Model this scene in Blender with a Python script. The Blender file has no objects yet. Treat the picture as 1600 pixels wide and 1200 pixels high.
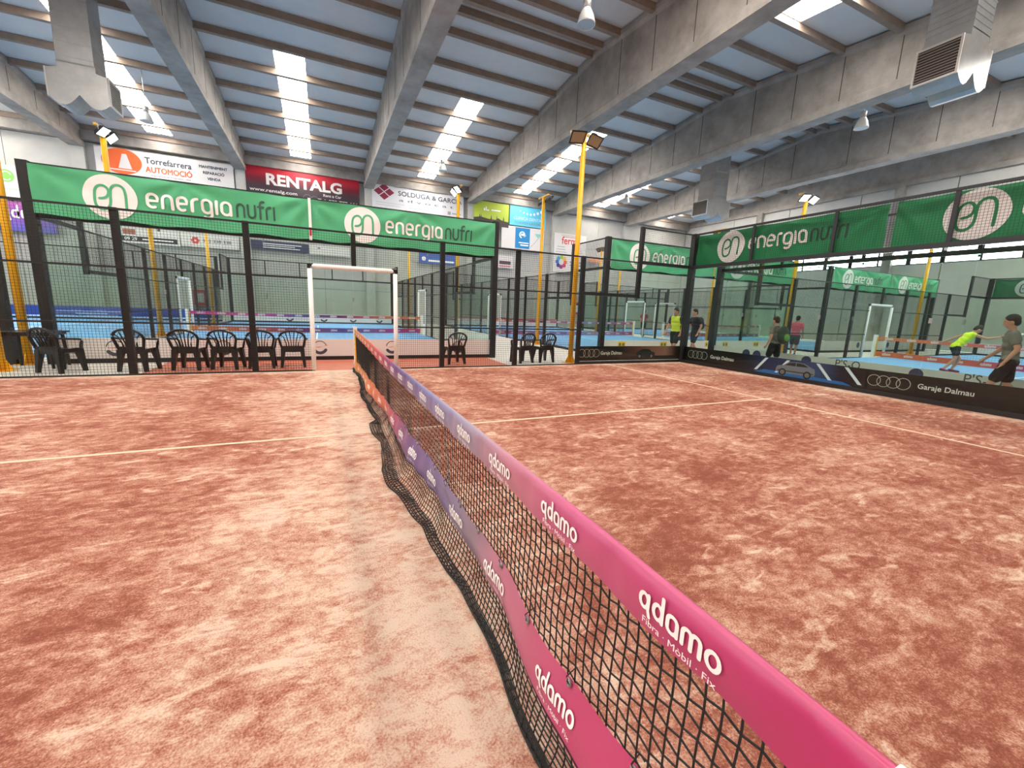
import bpy, bmesh, math, random
from mathutils import Vector, Matrix, noise
R = math.radians
PI = math.pi
random.seed(7)
SC = bpy.context.scene
COL = SC.collection

# ------------------------------------------------------------------ camera
def make_camera():
    yaw, pitch, roll, f = 0.4320, 0.1800, 0.0385, 648.54
    fw = Vector((math.sin(yaw) * math.cos(pitch), math.cos(yaw) * math.cos(pitch), -math.sin(pitch)))
    r = Vector((math.cos(yaw), -math.sin(yaw), 0)); u = r.cross(fw)
    r2 = r * math.cos(roll) + u * math.sin(roll); u2 = -r * math.sin(roll) + u * math.cos(roll)
    cam = bpy.data.cameras.new('camera'); ob = bpy.data.objects.new('camera', cam); COL.objects.link(ob)
    cam.sensor_width = 36.0; cam.sensor_fit = 'HORIZONTAL'; cam.lens = f / 1600 * 36.0
    cam.clip_start = 0.05; cam.clip_end = 200
    m = Matrix((r2, u2, -fw)).transposed().to_4x4(); m.translation = Vector((-0.6995, -5.0465, 1.5286))
    ob.matrix_world = m
    SC.camera = ob
make_camera()

# ------------------------------------------------------------------ world, light, exposure
w = bpy.data.worlds.new('overcast_sky'); SC.world = w; w.use_nodes = True
w.node_tree.nodes['Background'].inputs[0].default_value = (0.86, 0.93, 1.0, 1)
w.node_tree.nodes['Background'].inputs[1].default_value = 6.0
SKYLIGHT = 34.0                      # radiance of the translucent roof lights
SC.view_settings.view_transform = 'Standard'; SC.view_settings.look = 'None'
SC.view_settings.gamma = 1.0; SC.view_settings.use_curve_mapping = False
SC.view_settings.exposure = -0.36
SC.cycles.transparent_max_bounces = 64
SC.cycles.max_bounces = 10; SC.cycles.diffuse_bounces = 6
SC.cycles.sample_clamp_indirect = 8.0
SC.cycles.caustics_reflective = False; SC.cycles.caustics_refractive = False

# ------------------------------------------------------------------ materials
def srgb(c):
    o = []
    for v in c[:3]:
        v /= 255.0
        o.append(v / 12.92 if v <= 0.04045 else ((v + 0.055) / 1.055) ** 2.4)
    return (*o, 1.0)
MATS = {}
def mat(name, rgb, rough=0.6, metal=0.0, var=0.0, scale=3.0, bump=0.0, bscale=40.0, spec=0.5, emit=0.0):
    if name in MATS: return MATS[name]
    m = bpy.data.materials.new(name); m.use_nodes = True; nt = m.node_tree; b = nt.nodes['Principled BSDF']
    c = srgb(rgb); b.inputs['Base Color'].default_value = c
    b.inputs['Roughness'].default_value = rough; b.inputs['Metallic'].default_value = metal
    b.inputs['Specular IOR Level'].default_value = spec
    if emit:
        b.inputs['Emission Color'].default_value = c; b.inputs['Emission Strength'].default_value = emit
    if var or bump:
        g = nt.nodes.new('ShaderNodeNewGeometry')
    if var:
        n = nt.nodes.new('ShaderNodeTexNoise'); n.inputs['Scale'].default_value = scale; n.inputs['Detail'].default_value = 6
        n.inputs['Roughness'].default_value = 0.65
        nt.links.new(g.outputs['Position'], n.inputs['Vector'])
        rp = nt.nodes.new('ShaderNodeValToRGB'); e = rp.color_ramp.elements
        e[0].position = 0.3; e[1].position = 0.7
        e[0].color = (*[v * (1 - var) for v in c[:3]], 1); e[1].color = (*[min(1, v * (1 + var)) for v in c[:3]], 1)
        nt.links.new(n.outputs['Fac'], rp.inputs['Fac']); nt.links.new(rp.outputs['Color'], b.inputs['Base Color'])
    if bump:
        n2 = nt.nodes.new('ShaderNodeTexNoise'); n2.inputs['Scale'].default_value = bscale; n2.inputs['Detail'].default_value = 4
        nt.links.new(g.outputs['Position'], n2.inputs['Vector'])
        bp = nt.nodes.new('ShaderNodeBump'); bp.inputs['Strength'].default_value = bump; bp.inputs['Distance'].default_value = 0.02
        nt.links.new(n2.outputs['Fac'], bp.inputs['Height']); nt.links.new(bp.outputs['Normal'], b.inputs['Normal'])
    MATS[name] = m; return m

def ramp_mat(name, axis, lo, hi, stops, rough=0.45, world=True):
    """colour printed along one axis between two coordinates"""
    if name in MATS: return MATS[name]
    m = bpy.data.materials.new(name); m.use_nodes = True; nt = m.node_tree; b = nt.nodes['Principled BSDF']
    b.inputs['Roughness'].default_value = rough
    if world: src = nt.nodes.new('ShaderNodeNewGeometry').outputs['Position']
    else: src = nt.nodes.new('ShaderNodeTexCoord').outputs['Object']
    sx = nt.nodes.new('ShaderNodeSeparateXYZ'); nt.links.new(src, sx.inputs[0])
    mr = nt.nodes.new('ShaderNodeMapRange'); mr.inputs[1].default_value = lo; mr.inputs[2].default_value = hi
    nt.links.new(sx.outputs[axis], mr.inputs[0])
    rp = nt.nodes.new('ShaderNodeValToRGB'); nt.links.new(mr.outputs[0], rp.inputs[0])
    el = rp.color_ramp.elements
    while len(el) > 1: el.remove(el[-1])
    el[0].position = stops[0][0]; el[0].color = srgb(stops[0][1])
    for p, c in stops[1:]:
        e = el.new(p); e.color = srgb(c)
    nt.links.new(rp.outputs[0], b.inputs['Base Color'])
    MATS[name] = m; return m

def glass_mat(name, tint):
    m = bpy.data.materials.new(name); m.use_nodes = True; nt = m.node_tree
    for n in list(nt.nodes): nt.nodes.remove(n)
    o = nt.nodes.new('ShaderNodeOutputMaterial'); mx = nt.nodes.new('ShaderNodeMixShader')
    t = nt.nodes.new('ShaderNodeBsdfTransparent'); t.inputs[0].default_value = (*tint, 1)
    g = nt.nodes.new('ShaderNodeBsdfGlossy'); g.inputs['Roughness'].default_value = 0.0
    fr = nt.nodes.new('ShaderNodeFresnel'); fr.inputs[0].default_value = 1.45
    ge = nt.nodes.new('ShaderNodeNewGeometry'); fm = nt.nodes.new('ShaderNodeMath'); fm.operation = 'SUBTRACT'; fm.inputs[0].default_value = 1.0
    nt.links.new(ge.outputs['Backfacing'], fm.inputs[1])
    f2 = nt.nodes.new('ShaderNodeMath'); f2.operation = 'MULTIPLY'; nt.links.new(fr.outputs[0], f2.inputs[0]); nt.links.new(fm.outputs[0], f2.inputs[1])
    nt.links.new(f2.outputs[0], mx.inputs[0]); nt.links.new(t.outputs[0], mx.inputs[1]); nt.links.new(g.outputs[0], mx.inputs[2])
    nt.links.new(mx.outputs[0], o.inputs[0]); MATS[name] = m; return m

def turf_mat():
    m = bpy.data.materials.new('sanded_red_turf'); m.use_nodes = True; nt = m.node_tree; N = nt.nodes; L = nt.links
    b = N['Principled BSDF']; b.inputs['Roughness'].default_value = 0.95; b.inputs['Specular IOR Level'].default_value = 0.1
    g = N.new('ShaderNodeNewGeometry'); pos = g.outputs['Position']
    sx = N.new('ShaderNodeSeparateXYZ'); L.new(pos, sx.inputs[0])
    def tex(scale, detail, rough, dist, sc3=(1, 1, 1), off=(0, 0, 0)):
        mp = N.new('ShaderNodeMapping'); mp.inputs['Scale'].default_value = sc3; mp.inputs['Location'].default_value = off
        L.new(pos, mp.inputs['Vector'])
        n = N.new('ShaderNodeTexNoise'); n.inputs['Scale'].default_value = scale; n.inputs['Detail'].default_value = detail
        n.inputs['Roughness'].default_value = rough; n.inputs['Distortion'].default_value = dist
        L.new(mp.outputs[0], n.inputs['Vector']); return n.outputs['Fac']
    def math_(op, a, bb, c=None):
        n = N.new('ShaderNodeMath'); n.operation = op
        for i, v in enumerate((a, bb, c)):
            if v is None: continue
            if isinstance(v, (int, float)): n.inputs[i].default_value = v
            else: L.new(v, n.inputs[i])
        return n.outputs[0]
    big = tex(0.8, 4, 0.6, 0.4, (1, 1, 1), (3.1, 1.7, 0))
    mid = tex(6.6, 7, 0.64, 0.6, (0.75, 1.25, 1))
    sml = tex(19.0, 5, 0.7, 0.4, (0.8, 1.2, 1), (9, 2, 0))
    fin = tex(110.0, 3, 0.75, 0.0)
    # sand swept against the net on one side, thinner on the other half
    d = math_('ADD', sx.outputs[0], 0.40); d = math_('MULTIPLY', d, 1.45); d = math_('MULTIPLY', d, d); d = math_('MULTIPLY', d, -1.0)
    net = math_('POWER', 2.718, d); net = math_('MULTIPLY', net, 0.22)
    half = math_('GREATER_THAN', sx.outputs[0], 0.12); half = math_('MULTIPLY', half, -0.045)
    def drift(axis, c, wdt, k):
        q = math_('SUBTRACT', sx.outputs[axis], c); q = math_('DIVIDE', q, wdt); q = math_('MULTIPLY', q, q)
        return math_('MULTIPLY', math_('POWER', 2.718, math_('MULTIPLY', q, -1.0)), k)
    stn = tex(3.6, 5, 0.62, 1.3, (0.65, 1.5, 1), (5, 5, 0)); mr = N.new('ShaderNodeMapRange'); mr.interpolation_type = 'SMOOTHSTEP'
    mr.inputs[1].default_value = 0.56; mr.inputs[2].default_value = 0.66; L.new(stn, mr.inputs[0])
    s = math_('MULTIPLY_ADD', big, 0.8, -0.4)
    s = math_('ADD', s, math_('MULTIPLY', mr.outputs[0], 0.20)); s = math_('ADD', s, drift(1, 4.98, 0.22, 0.25)); s = math_('ADD', s, drift(0, 9.75, 0.30, 0.22)); s = math_('ADD', s, -0.035)
    s = math_('ADD', s, math_('MULTIPLY_ADD', mid, 0.85, -0.425))
    s = math_('ADD', s, math_('MULTIPLY_ADD', sml, 0.7, -0.35))
    s = math_('ADD', s, math_('MULTIPLY_ADD', fin, 0.9, -0.45))
    s = math_('ADD', s, net); s = math_('ADD', s, half); s = math_('ADD', s, 0.5)
    rp = N.new('ShaderNodeValToRGB'); L.new(s, rp.inputs[0]); e = rp.color_ramp.elements
    e[0].position = 0.22; e[0].color = srgb((134, 76, 61)); e[1].position = 0.80; e[1].color = srgb((216, 190, 170))
    for p, c in ((0.40, (159, 98, 80)), (0.54, (187, 135, 115)), (0.68, (205, 167, 146))):
        k = e.new(p); k.color = srgb(c)
    L.new(rp.outputs[0], b.inputs['Base Color'])
    bp = N.new('ShaderNodeBump'); bp.inputs['Strength'].default_value = 0.8; bp.inputs['Distance'].default_value = 0.012
    hgt = math_('ADD', fin, math_('MULTIPLY', sml, 1.1)); L.new(hgt, bp.inputs['Height']); L.new(bp.outputs[0], b.inputs['Normal'])
    MATS['turf'] = m
    # painted line, partly buried by the same sand
    m2 = m.copy(); m2.name = 'painted_line_in_sand'; nt = m2.node_tree
    rp = [n for n in nt.nodes if n.type == 'VALTORGB'][0]; e = rp.color_ramp.elements
    while len(e) > 2: e.remove(e[1])
    e[0].color = srgb((226, 204, 178)); e[1].color = srgb((220, 192, 166))
    MATS['line'] = m2
turf_mat()

BLACK = mat('black_powder_coat', (24, 21, 21), 0.45, var=0.15, scale=8)
DARK = mat('dark_steel', (40, 36, 35), 0.5)
WIRE = mat('wire_black', (30, 27, 26), 0.5)
WHITE = mat('white_pad', (238, 232, 228), 0.6, var=0.06, scale=6)
YELLOW = mat('yellow_enamel', (238, 176, 22), 0.4, var=0.06, scale=5)
CONC = mat('grey_concrete', (146, 138, 131), 0.85, var=0.3, scale=1.1, bump=0.25, bscale=14)
CONCW = mat('pale_wall_concrete', (184, 180, 173), 0.85, var=0.06, scale=1.4, bump=0.12, bscale=20)
PURL = mat('purlin_concrete', (142, 124, 110), 0.85, var=0.15, scale=3)
ROOFP = mat('roof_panel_paint', (202, 200, 197), 0.7, var=0.05, scale=0.8)
HALLF = mat('hall_floor_paint', (214, 206, 196), 0.55, var=0.05, scale=2)
REDF = mat('red_floor_paint', (196, 108, 82), 0.6, var=0.1, scale=4)
BLUET = mat('blue_turf', (116, 164, 212), 0.9, var=0.16, scale=3.5, bump=0.2, bscale=120)
WLINE = mat('white_line', (238, 242, 248), 0.8)
GREEN = mat('green_banner_cloth', (48, 152, 98), 0.65, var=0.05, scale=4)
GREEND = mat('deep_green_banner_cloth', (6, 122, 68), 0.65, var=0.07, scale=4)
LOGOW = mat('banner_white_print', (232, 224, 220), 0.6)
INK = mat('banner_dark_print', (44, 74, 62), 0.6)
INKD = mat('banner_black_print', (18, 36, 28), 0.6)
BOARDK = mat('black_board', (17, 14, 15), 0.35)
BOARDW = mat('white_board', (222, 212, 206), 0.55)
BOARDG = mat('pale_grey_board', (200, 200, 194), 0.55)
GALV = mat('galvanised_sheet', (176, 174, 172), 0.38, 0.85, var=0.12, scale=2.5)
PLAST = mat('black_plastic', (26, 23, 22), 0.35)
NETM = mat('net_cord', (20, 16, 15), 0.75)
STEEL = mat('steel', (150, 148, 146), 0.35, 0.9)
PURE = mat('print_white', (245, 242, 240), 0.5)
GLASS = glass_mat('court_glass', (0.885, 0.935, 0.908))
WINGL = mat('frosted_window', (244, 250, 255), 0.5, emit=18.0)
def P(name, rgb, rough=0.55): return mat('print_' + name, rgb, rough)

# ------------------------------------------------------------------ mesh builder
class MB:
    def __init__(s): s.v = []; s.f = []
    def add(s, vs, fs):
        k = len(s.v); s.v += [tuple(v) for v in vs]; s.f += [tuple(i + k for i in f) for f in fs]; return s
    def box(s, a, b):
        x0, y0, z0 = a; x1, y1, z1 = b
        return s.add([(x0, y0, z0), (x1, y0, z0), (x1, y1, z0), (x0, y1, z0), (x0, y0, z1), (x1, y0, z1), (x1, y1, z1), (x0, y1, z1)],
                     [(3, 2, 1, 0), (4, 5, 6, 7), (0, 1, 5, 4), (1, 2, 6, 5), (2, 3, 7, 6), (3, 0, 4, 7)])
    def cbox(s, c, d): return s.box([c[i] - d[i] / 2 for i in range(3)], [c[i] + d[i] / 2 for i in range(3)])
    def rod(s, p, q, r, n=4, r2=None, cap=True):
        p, q = Vector(p), Vector(q); d = (q - p).normalized(); r2 = r if r2 is None else r2
        a = d.cross(Vector((0, 0, 1)) if abs(d.z) < 0.9 else Vector((1, 0, 0))).normalized(); b = d.cross(a)
        vs = []
        for c, rr in ((p, r), (q, r2)):
            for i in range(n):
                t = 2 * PI * (i + 0.5) / n; vs.append(c + a * (rr * math.cos(t)) + b * (rr * math.sin(t)))
        fs = [(i, (i + 1) % n, n + (i + 1) % n, n + i) for i in range(n)]
        if cap: fs += [tuple(range(n - 1, -1, -1)), tuple(range(n, 2 * n))]
        return s.add(vs, fs)
    def tube(s, pts, r, n=6, radii=None, flat=1.0, up=None):
        pts = [Vector(p) for p in pts]; vs = []; N = len(pts)
        ref = Vector(up) if up else None
        for i, p in enumerate(pts):
            d = (pts[min(i + 1, N - 1)] - pts[max(i - 1, 0)]).normalized()
            rf = ref or (Vector((0, 0, 1)) if abs(d.z) < 0.9 else Vector((1, 0, 0)))
            a = d.cross(rf).normalized(); b = a.cross(d)
            rr = radii[i] if radii else r
            for k in range(n):
                t = 2 * PI * k / n; vs.append(p + a * (rr * math.cos(t)) + b * (rr * flat * math.sin(t)))
        fs = [(i * n + k, i * n + (k + 1) % n, (i + 1) * n + (k + 1) % n, (i + 1) * n + k) for i in range(N - 1) for k in range(n)]
        fs += [tuple(range(n - 1, -1, -1)), tuple((N - 1) * n + k for k in range(n))]
        return s.add(vs, fs)
    def prism(s, poly, fr, d0, d1):
        """polygon (2-d, ccw) in frame fr extruded along its normal from d0 to d1"""
        n = len(poly); vs = [fr(x, y, d0) for x, y in poly] + [fr(x, y, d1) for x, y in poly]
        return s.add(vs, [tuple(range(n - 1, -1, -1)), tuple(range(n, 2 * n))] + [(i, (i + 1) % n, n + (i + 1) % n, n + i) for i in range(n)])
    def lathe(s, prof, c, n=20):
        vs = []; cx, cy, cz = c
        for r, z in prof:
            for k in range(n): vs.append((cx + r * math.cos(2 * PI * k / n), cy + r * math.sin(2 * PI * k / n), cz + z))
        fs = [(i * n + k, i * n + (k + 1) % n, (i + 1) * n + (k + 1) % n, (i + 1) * n + k) for i in range(len(prof) - 1) for k in range(n)]
        return s.add(vs, fs)
    def ell(s, c, r, nu=14, nv=9, rot=None):
        c = Vector(c); vs = []
        for j in range(nv + 1):
            ph = PI * j / nv
            for i in range(nu):
                t = 2 * PI * i / nu; v = Vector((r[0] * math.sin(ph) * math.cos(t), r[1] * math.sin(ph) * math.sin(t), r[2] * math.cos(ph)))
                if rot: v = rot @ v
                vs.append(c + v)
        fs = [(j * nu + i, (j + 1) * nu + i, (j + 1) * nu + (i + 1) % nu, j * nu + (i + 1) % nu) for j in range(nv) for i in range(nu)]
        return s.add(vs, fs)
    def flat(s, vf, fr, off):
        vs, fs = vf; return s.add([fr(x, y, off) for x, y in vs], fs)
    def mesh(s, name, m):
        me = bpy.data.meshes.new(name); me.from_pydata(s.v, [], s.f); me.update()
        if m: me.materials.append(m)
        return me
    def build(s, name, m, parent=None, smooth=False, **k):
        me = s.mesh(name, m)
        if smooth: me.polygons.foreach_set('use_smooth', [True] * len(me.polygons))
        return link(name, me, parent, **k)

def link(name, data, parent=None, label=None, cat=None, group=None, kind=None, loc=None, rz=0):
    o = bpy.data.objects.new(name, data); COL.objects.link(o)
    if parent: o.parent = parent
    if loc: o.location = loc
    if rz: o.rotation_euler = (0, 0, rz)
    if label: o['label'] = label
    if cat: o['category'] = cat
    if group: o['group'] = group
    if kind: o['kind'] = kind
    return o
def thing(name, label, cat, loc=(0, 0, 0), rz=0.0, group=None, kind=None):
    return link(name, None, None, label, cat, group, kind, loc, rz)
def copy_thing(root, label, loc, rz=0.0, group=None):
    def cp(o, par):
        c = o.copy(); COL.objects.link(c)
        if par: c.parent = par
        for ch in list(o.children): cp(ch, c)
        return c
    r = cp(root, None); r.location = loc; r.rotation_euler = (0, 0, rz); r['label'] = label
    if group: r['group'] = group
    return r
def Frame(o, r, u):
    o, r, u = Vector(o), Vector(r), Vector(u); n = r.cross(u)
    def fr(x, y, d=0.0): return o + r * x + u * y + n * d
    return fr

# ------------------------------------------------------------------ lettering
_tc = {}
def text(s, h, bold=0.0, align='LEFT', sx=1.0, space=1.0):
    """font outline as flat faces; h = cap height"""
    k = (s, bold, space)
    if k not in _tc:
        cu = bpy.data.curves.new('t', 'FONT'); cu.body = s; cu.size = 1.0; cu.offset = bold; cu.resolution_u = 3; cu.space_character = space
        ob = bpy.data.objects.new('t', cu); COL.objects.link(ob)
        dg = bpy.context.evaluated_depsgraph_get(); me = bpy.data.meshes.new_from_object(ob.evaluated_get(dg))
        _tc[k] = ([(v.co.x, v.co.y) for v in me.vertices], [tuple(p.vertices) for p in me.polygons])
        bpy.data.objects.remove(ob); bpy.data.curves.remove(cu); bpy.data.meshes.remove(me)
    vs, fs = _tc[k]; q = h / 0.70
    wd = max((v[0] for v in vs), default=0) * q * sx
    dx = {'LEFT': 0, 'CENTER': -wd / 2, 'RIGHT': -wd}[align]
    return [(x * q * sx + dx, y * q) for x, y in vs], fs
def shift(vf, x, y): return [(a + x, b + y) for a, b in vf[0]], vf[1]
def fit(vf, x0, y0, wd):
    """scale horizontally to width wd with left end at x0, baseline y0"""
    xs = [v[0] for v in vf[0]]; k = wd / (max(xs) - min(xs)); m = min(xs)
    return [((a - m) * k + x0, b + y0) for a, b in vf[0]], vf[1]
def heavy(vf, d): return [shift(vf, -d, 0), shift(vf, d, 0), shift(vf, 0, d), shift(vf, 0, -d)]
def arc(cx, cy, rx, ry, a0, a1, n=8): return [(cx + rx * math.cos(R(a0 + (a1 - a0) * i / n)), cy + ry * math.sin(R(a0 + (a1 - a0) * i / n))) for i in range(n + 1)]
def ribbon(pts, w, n=6):
    """stroke with round ends as flat faces"""
    q = [pts[0]]
    for a, b in zip(pts, pts[1:]):
        m = max(1, int(math.hypot(b[0] - a[0], b[1] - a[1]) / (w * 1.2)))
        q += [(a[0] + (b[0] - a[0]) * i / m, a[1] + (b[1] - a[1]) * i / m) for i in range(1, m)] + [b]
    pts = q
    vs, fs = [], []; h = w / 2; N = len(pts); closed = pts[0] == pts[-1]
    for i, (x, y) in enumerate(pts):
        a = pts[i - 1] if i else (pts[-2] if closed else pts[0]); b = pts[i + 1] if i < N - 1 else (pts[1] if closed else pts[-1])
        dx, dy = b[0] - a[0], b[1] - a[1]; l = math.hypot(dx, dy) or 1
        vs += [(x - dy / l * h, y + dx / l * h), (x + dy / l * h, y - dx / l * h)]
    fs = [(2 * i + 1, 2 * i + 3, 2 * i + 2, 2 * i) for i in range(N - 1)]
    if not closed:
        for (x, y), (a, b) in ((pts[0], pts[1]), (pts[-1], pts[-2])):
            t = math.atan2(y - b, x - a); k = len(vs)
            vs += [(x + h * math.cos(t + PI * (j / n - 0.5)), y + h * math.sin(t + PI * (j / n - 0.5))) for j in range(n + 1)]
            fs.append(tuple(range(k, k + n + 1)))
    return vs, fs
def disc(cx, cy, rx, ry=None, n=40):
    ry = ry or rx
    return [(cx + rx * math.cos(2 * PI * i / n), cy + ry * math.sin(2 * PI * i / n)) for i in range(n)], [tuple(range(n))]
def poly(*p): return list(p), [tuple(range(len(p)))]
def rect(x0, y0, x1, y1): return poly((x0, y0), (x1, y0), (x1, y1), (x0, y1))
def join(*l):
    vs, fs = [], []
    for v, f in l:
        k = len(vs); vs += list(v); fs += [tuple(i + k for i in q) for q in f]
    return vs, fs
def xf(vf, s, x, y): return [(a * s + x, b * s + y) for a, b in vf[0]], vf[1]
# rounded stroke letters, x-height 1
GL = {
 'e': ([[(0.0, .5), (.6, .5), (.6, .7)] + arc(.3, .7, .3, .3, 0, 180) + arc(.3, .3, .3, .3, 180, 300)], .85),
 'n': ([[(0, 0), (0, .7)] + arc(.3, .7, .3, .3, 180, 0) + [(.6, 0)]], .85),
 'r': ([[(0, 0), (0, .7)] + arc(.3, .7, .3, .3, 180, 80)], .58),
 'g': ([[(.6, .3)] + arc(.3, .3, .3, .3, 0, -180) + arc(.3, .7, .3, .3, 180, 0) + [(.6, -.1)] + arc(.3, -.1, .3, .3, 0, -130)], .85),
 'i': ([[(0, 0), (0, 1)]], .26),
 'a': ([[(.6, 0), (.6, .7)] + arc(.3, .7, .3, .3, 0, 180) + arc(.3, .3, .3, .3, 180, 360)], .85),
 'u': ([[(0, 1), (0, .3)] + arc(.3, .3, .3, .3, 180, 360) + [(.6, 1)]], .85),
 'f': ([[(.12, 0), (.12, 1.15)] + arc(.37, 1.15, .25, .25, 180, 70), [(-.05, .95), (.42, .95)]], .6),
 'd': ([[(.6, 1.55), (.6, 0)], arc(.3, .5, .3, .45, 0, 360, 16)], .88),
 'm': ([[(0, 0), (0, .72)] + arc(.25, .72, .25, .28, 180, 0) + [(.5, 0)], [(.5, .72)] + arc(.75, .72, .25, .28, 180, 0) + [(1., 0)]], 1.26),
 'o': ([arc(.34, .5, .34, .47, 0, 360, 18)], .95),
 'q': ([arc(.3, .52, .3, .45, 0, 360, 16), [(.62, 1.0), (.6, .1), (.72, -.3)]], .92),
}
def strokes(s, w):
    out = []; x = 0
    for ch in s:
        st, adv = GL[ch]
        for p in st: out.append(ribbon([(a + x, b) for a, b in p], w))
        x += adv + 0.08
    return join(*out), x
ADAMO = strokes('qdamo', .235)
ENERGIA = strokes('energia', .2)
NUFRI = strokes('nufri', .17)
def en_logo():
    k = [(.15, .42), (.30, .45), (.41, .55), (.45, .72), (.39, .87), (.26, .93), (.12, .87), (.03, .72), (0, .5), (0, .3), (.03, .14), (.11, .03), (.23, 0), (.36, .04), (.45, .16), (.49, .35), (.50, .6), (.53, .82), (.61, .95), (.74, 1.0), (.87, .96), (.95, .84), (.98, .62), (.98, .35), (.98, .06)]
    out = []
    for i in range(len(k) - 1):
        a, b, c, d = k[max(i - 1, 0)], k[i], k[i + 1], k[min(i + 2, len(k) - 1)]
        for q in range(3):
            t = q / 3
            f = lambda m: .5 * (2 * b[m] + (c[m] - a[m]) * t + (2 * a[m] - 5 * b[m] + 4 * c[m] - d[m]) * t * t + (3 * b[m] - a[m] - 3 * c[m] + d[m]) * t ** 3)
            out.append((f(0), f(1)))
    out.append(k[-1])
    return [((x - .49) * 1.22, (y - .5) * 1.2) for x, y in out]

# ------------------------------------------------------------------ the hall
YN, YS, YR, XW, XE = 28.6, -5.9, 11.5, -20.7, 33.9
BX = [-12.87, -5.05, 2.77, 10.55, 18.33, 26.12]
def roof(y, z0=12.42): return z0 - 0.1 * abs(y - YR)

fl = MB().box((XW, YS, -0.2), (XE, YN, 0.0)).build('floor', HALLF, None, label='pale painted concrete floor of the sports hall', cat='floor', kind='structure')
MB().box((-3.95, 5.06, 0.0), (3.9, 6.95, 0.004)).build('painted_walkway', REDF, None, label='red painted floor strip between mesh fence and the blue court', cat='floor', kind='structure')

ceil = thing('ceiling', 'pitched roof of pale panels, concrete purlins and bright roof lights', 'ceiling', kind='structure')
ROOFL = mat('rooflight', (255, 251, 243), 0.6, emit=SKYLIGHT)
bays = [XW] + BX + [XE]
def slab(x0, x1, y0, y1, th, name, m, z0=12.42):
    b = MB(); za, zb = roof(y0, z0), roof(y1, z0)
    b.add([(x0, y0, za), (x1, y0, za), (x1, y1, zb), (x0, y1, zb), (x0, y0, za + th), (x1, y0, za + th), (x1, y1, zb + th), (x0, y1, zb + th)],
          [(3, 2, 1, 0), (4, 5, 6, 7), (0, 1, 5, 4), (1, 2, 6, 5), (2, 3, 7, 6), (3, 0, 4, 7)])
    return b.build(name, m, ceil)
for i in range(7):
    a, b = bays[i], bays[i + 1]; c = (a + b) / 2 + 0.1
    if i == 2: c = -1.5
    sl, sr = c - 0.6, c + 0.6
    for s in (1, -1):
        ys = lambda t: YR + s * (t - YR)
        def S(x0, x1, t0, t1, nm, m):
            y0, y1 = sorted((ys(t0), ys(t1))); return slab(x0, x1, y0, y1, 0.1, nm, m)
        for (u0, u1) in ((a, (a + sl) / 2), ((a + sl) / 2, sl), (sr, (sr + b) / 2), ((sr + b) / 2, b)):
            S(u0, u1, YR, YN + 0.3, 'roof_panel', ROOFP)
        S(sl, sr, YR, 16.85, 'roof_panel', ROOFP)
        S(sl, sr, 27.75, YN + 0.3, 'roof_panel', ROOFP)
        S(sl, sr, 16.85, 27.75, 'skylight', ROOFL)
PY = [28.2, 26.3, 24.35, 22.4, 20.45, 18.55, 16.72, 14.88, 13.0, 11.85]
for i in range(7):
    a, b = bays[i] + (0.3 if i else 0), bays[i + 1] - (0.3 if i < 6 else 0)
    for s in (1, -1):
        for y in PY:
            yy = YR + s * (y - YR); z = roof(yy)
            if yy < -2: continue
            MB().box((a, yy - 0.095, z - 0.25), (b, yy + 0.095, z)).build('purlin', PURL, ceil)

# precast roof beams, deepest under the ridge
BL = ['leftmost roof beam, cut off by the left edge of the photo', 'concrete roof beam between the car workshop sign and the red and black sign',
      'concrete roof beam between the red and black sign and the lawyers sign', 'deep concrete roof beam behind the nearest yellow floodlight mast',
      'deep concrete roof beam passing behind the large air duct at upper right', 'rearmost concrete roof beam above the long green banner on the right']
for k, x in enumerate(BX):
    bt = thing('concrete_beam', BL[k], 'beam', (x, 0, 0), kind='structure')
    y0, y1 = YS, YN - 0.05; hw, wi = 0.33, 0.25
    b = MB(); ring = []
    for y in (y0, YR, y1):
        zt = roof(y) - 0.06
        ring.append([(-hw, y, 9.6), (hw, y, 9.6), (hw, y, 9.86), (wi, y, 9.98), (wi, y, zt - 0.30), (hw, y, zt - 0.16), (hw, y, zt), (-hw, y, zt), (-hw, y, zt - 0.16), (-wi, y, zt - 0.30), (-wi, y, 9.98), (-hw, y, 9.86)])
    n = 12; vs = sum(ring, []); fs = [(j * n + q, j * n + (q + 1) % n, (j + 1) * n + (q + 1) % n, (j + 1) * n + q) for j in range(2) for q in range(n)]
    fs += [tuple(range(n - 1, -1, -1)), tuple(range(2 * n, 3 * n))]
    b.add(vs, fs).build('beam_body', CONC, bt)
    for s in (1, -1):
        for y in PY[1:9]:
            yy = YR + s * (y - YR)
            if yy < 0: continue
            g = MB()
            for q in (-1, 1): g.cbox((q * wi, yy - 0.1, (9.98 + roof(yy) - 0.36) / 2), (0.012, 0.03, roof(yy) - 0.36 - 9.98))
            g.build('formwork_joint', mat('dark_joint_line', (70, 64, 60), 0.9), bt)  # dark formwork joint lines as thin strips on the web

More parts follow.
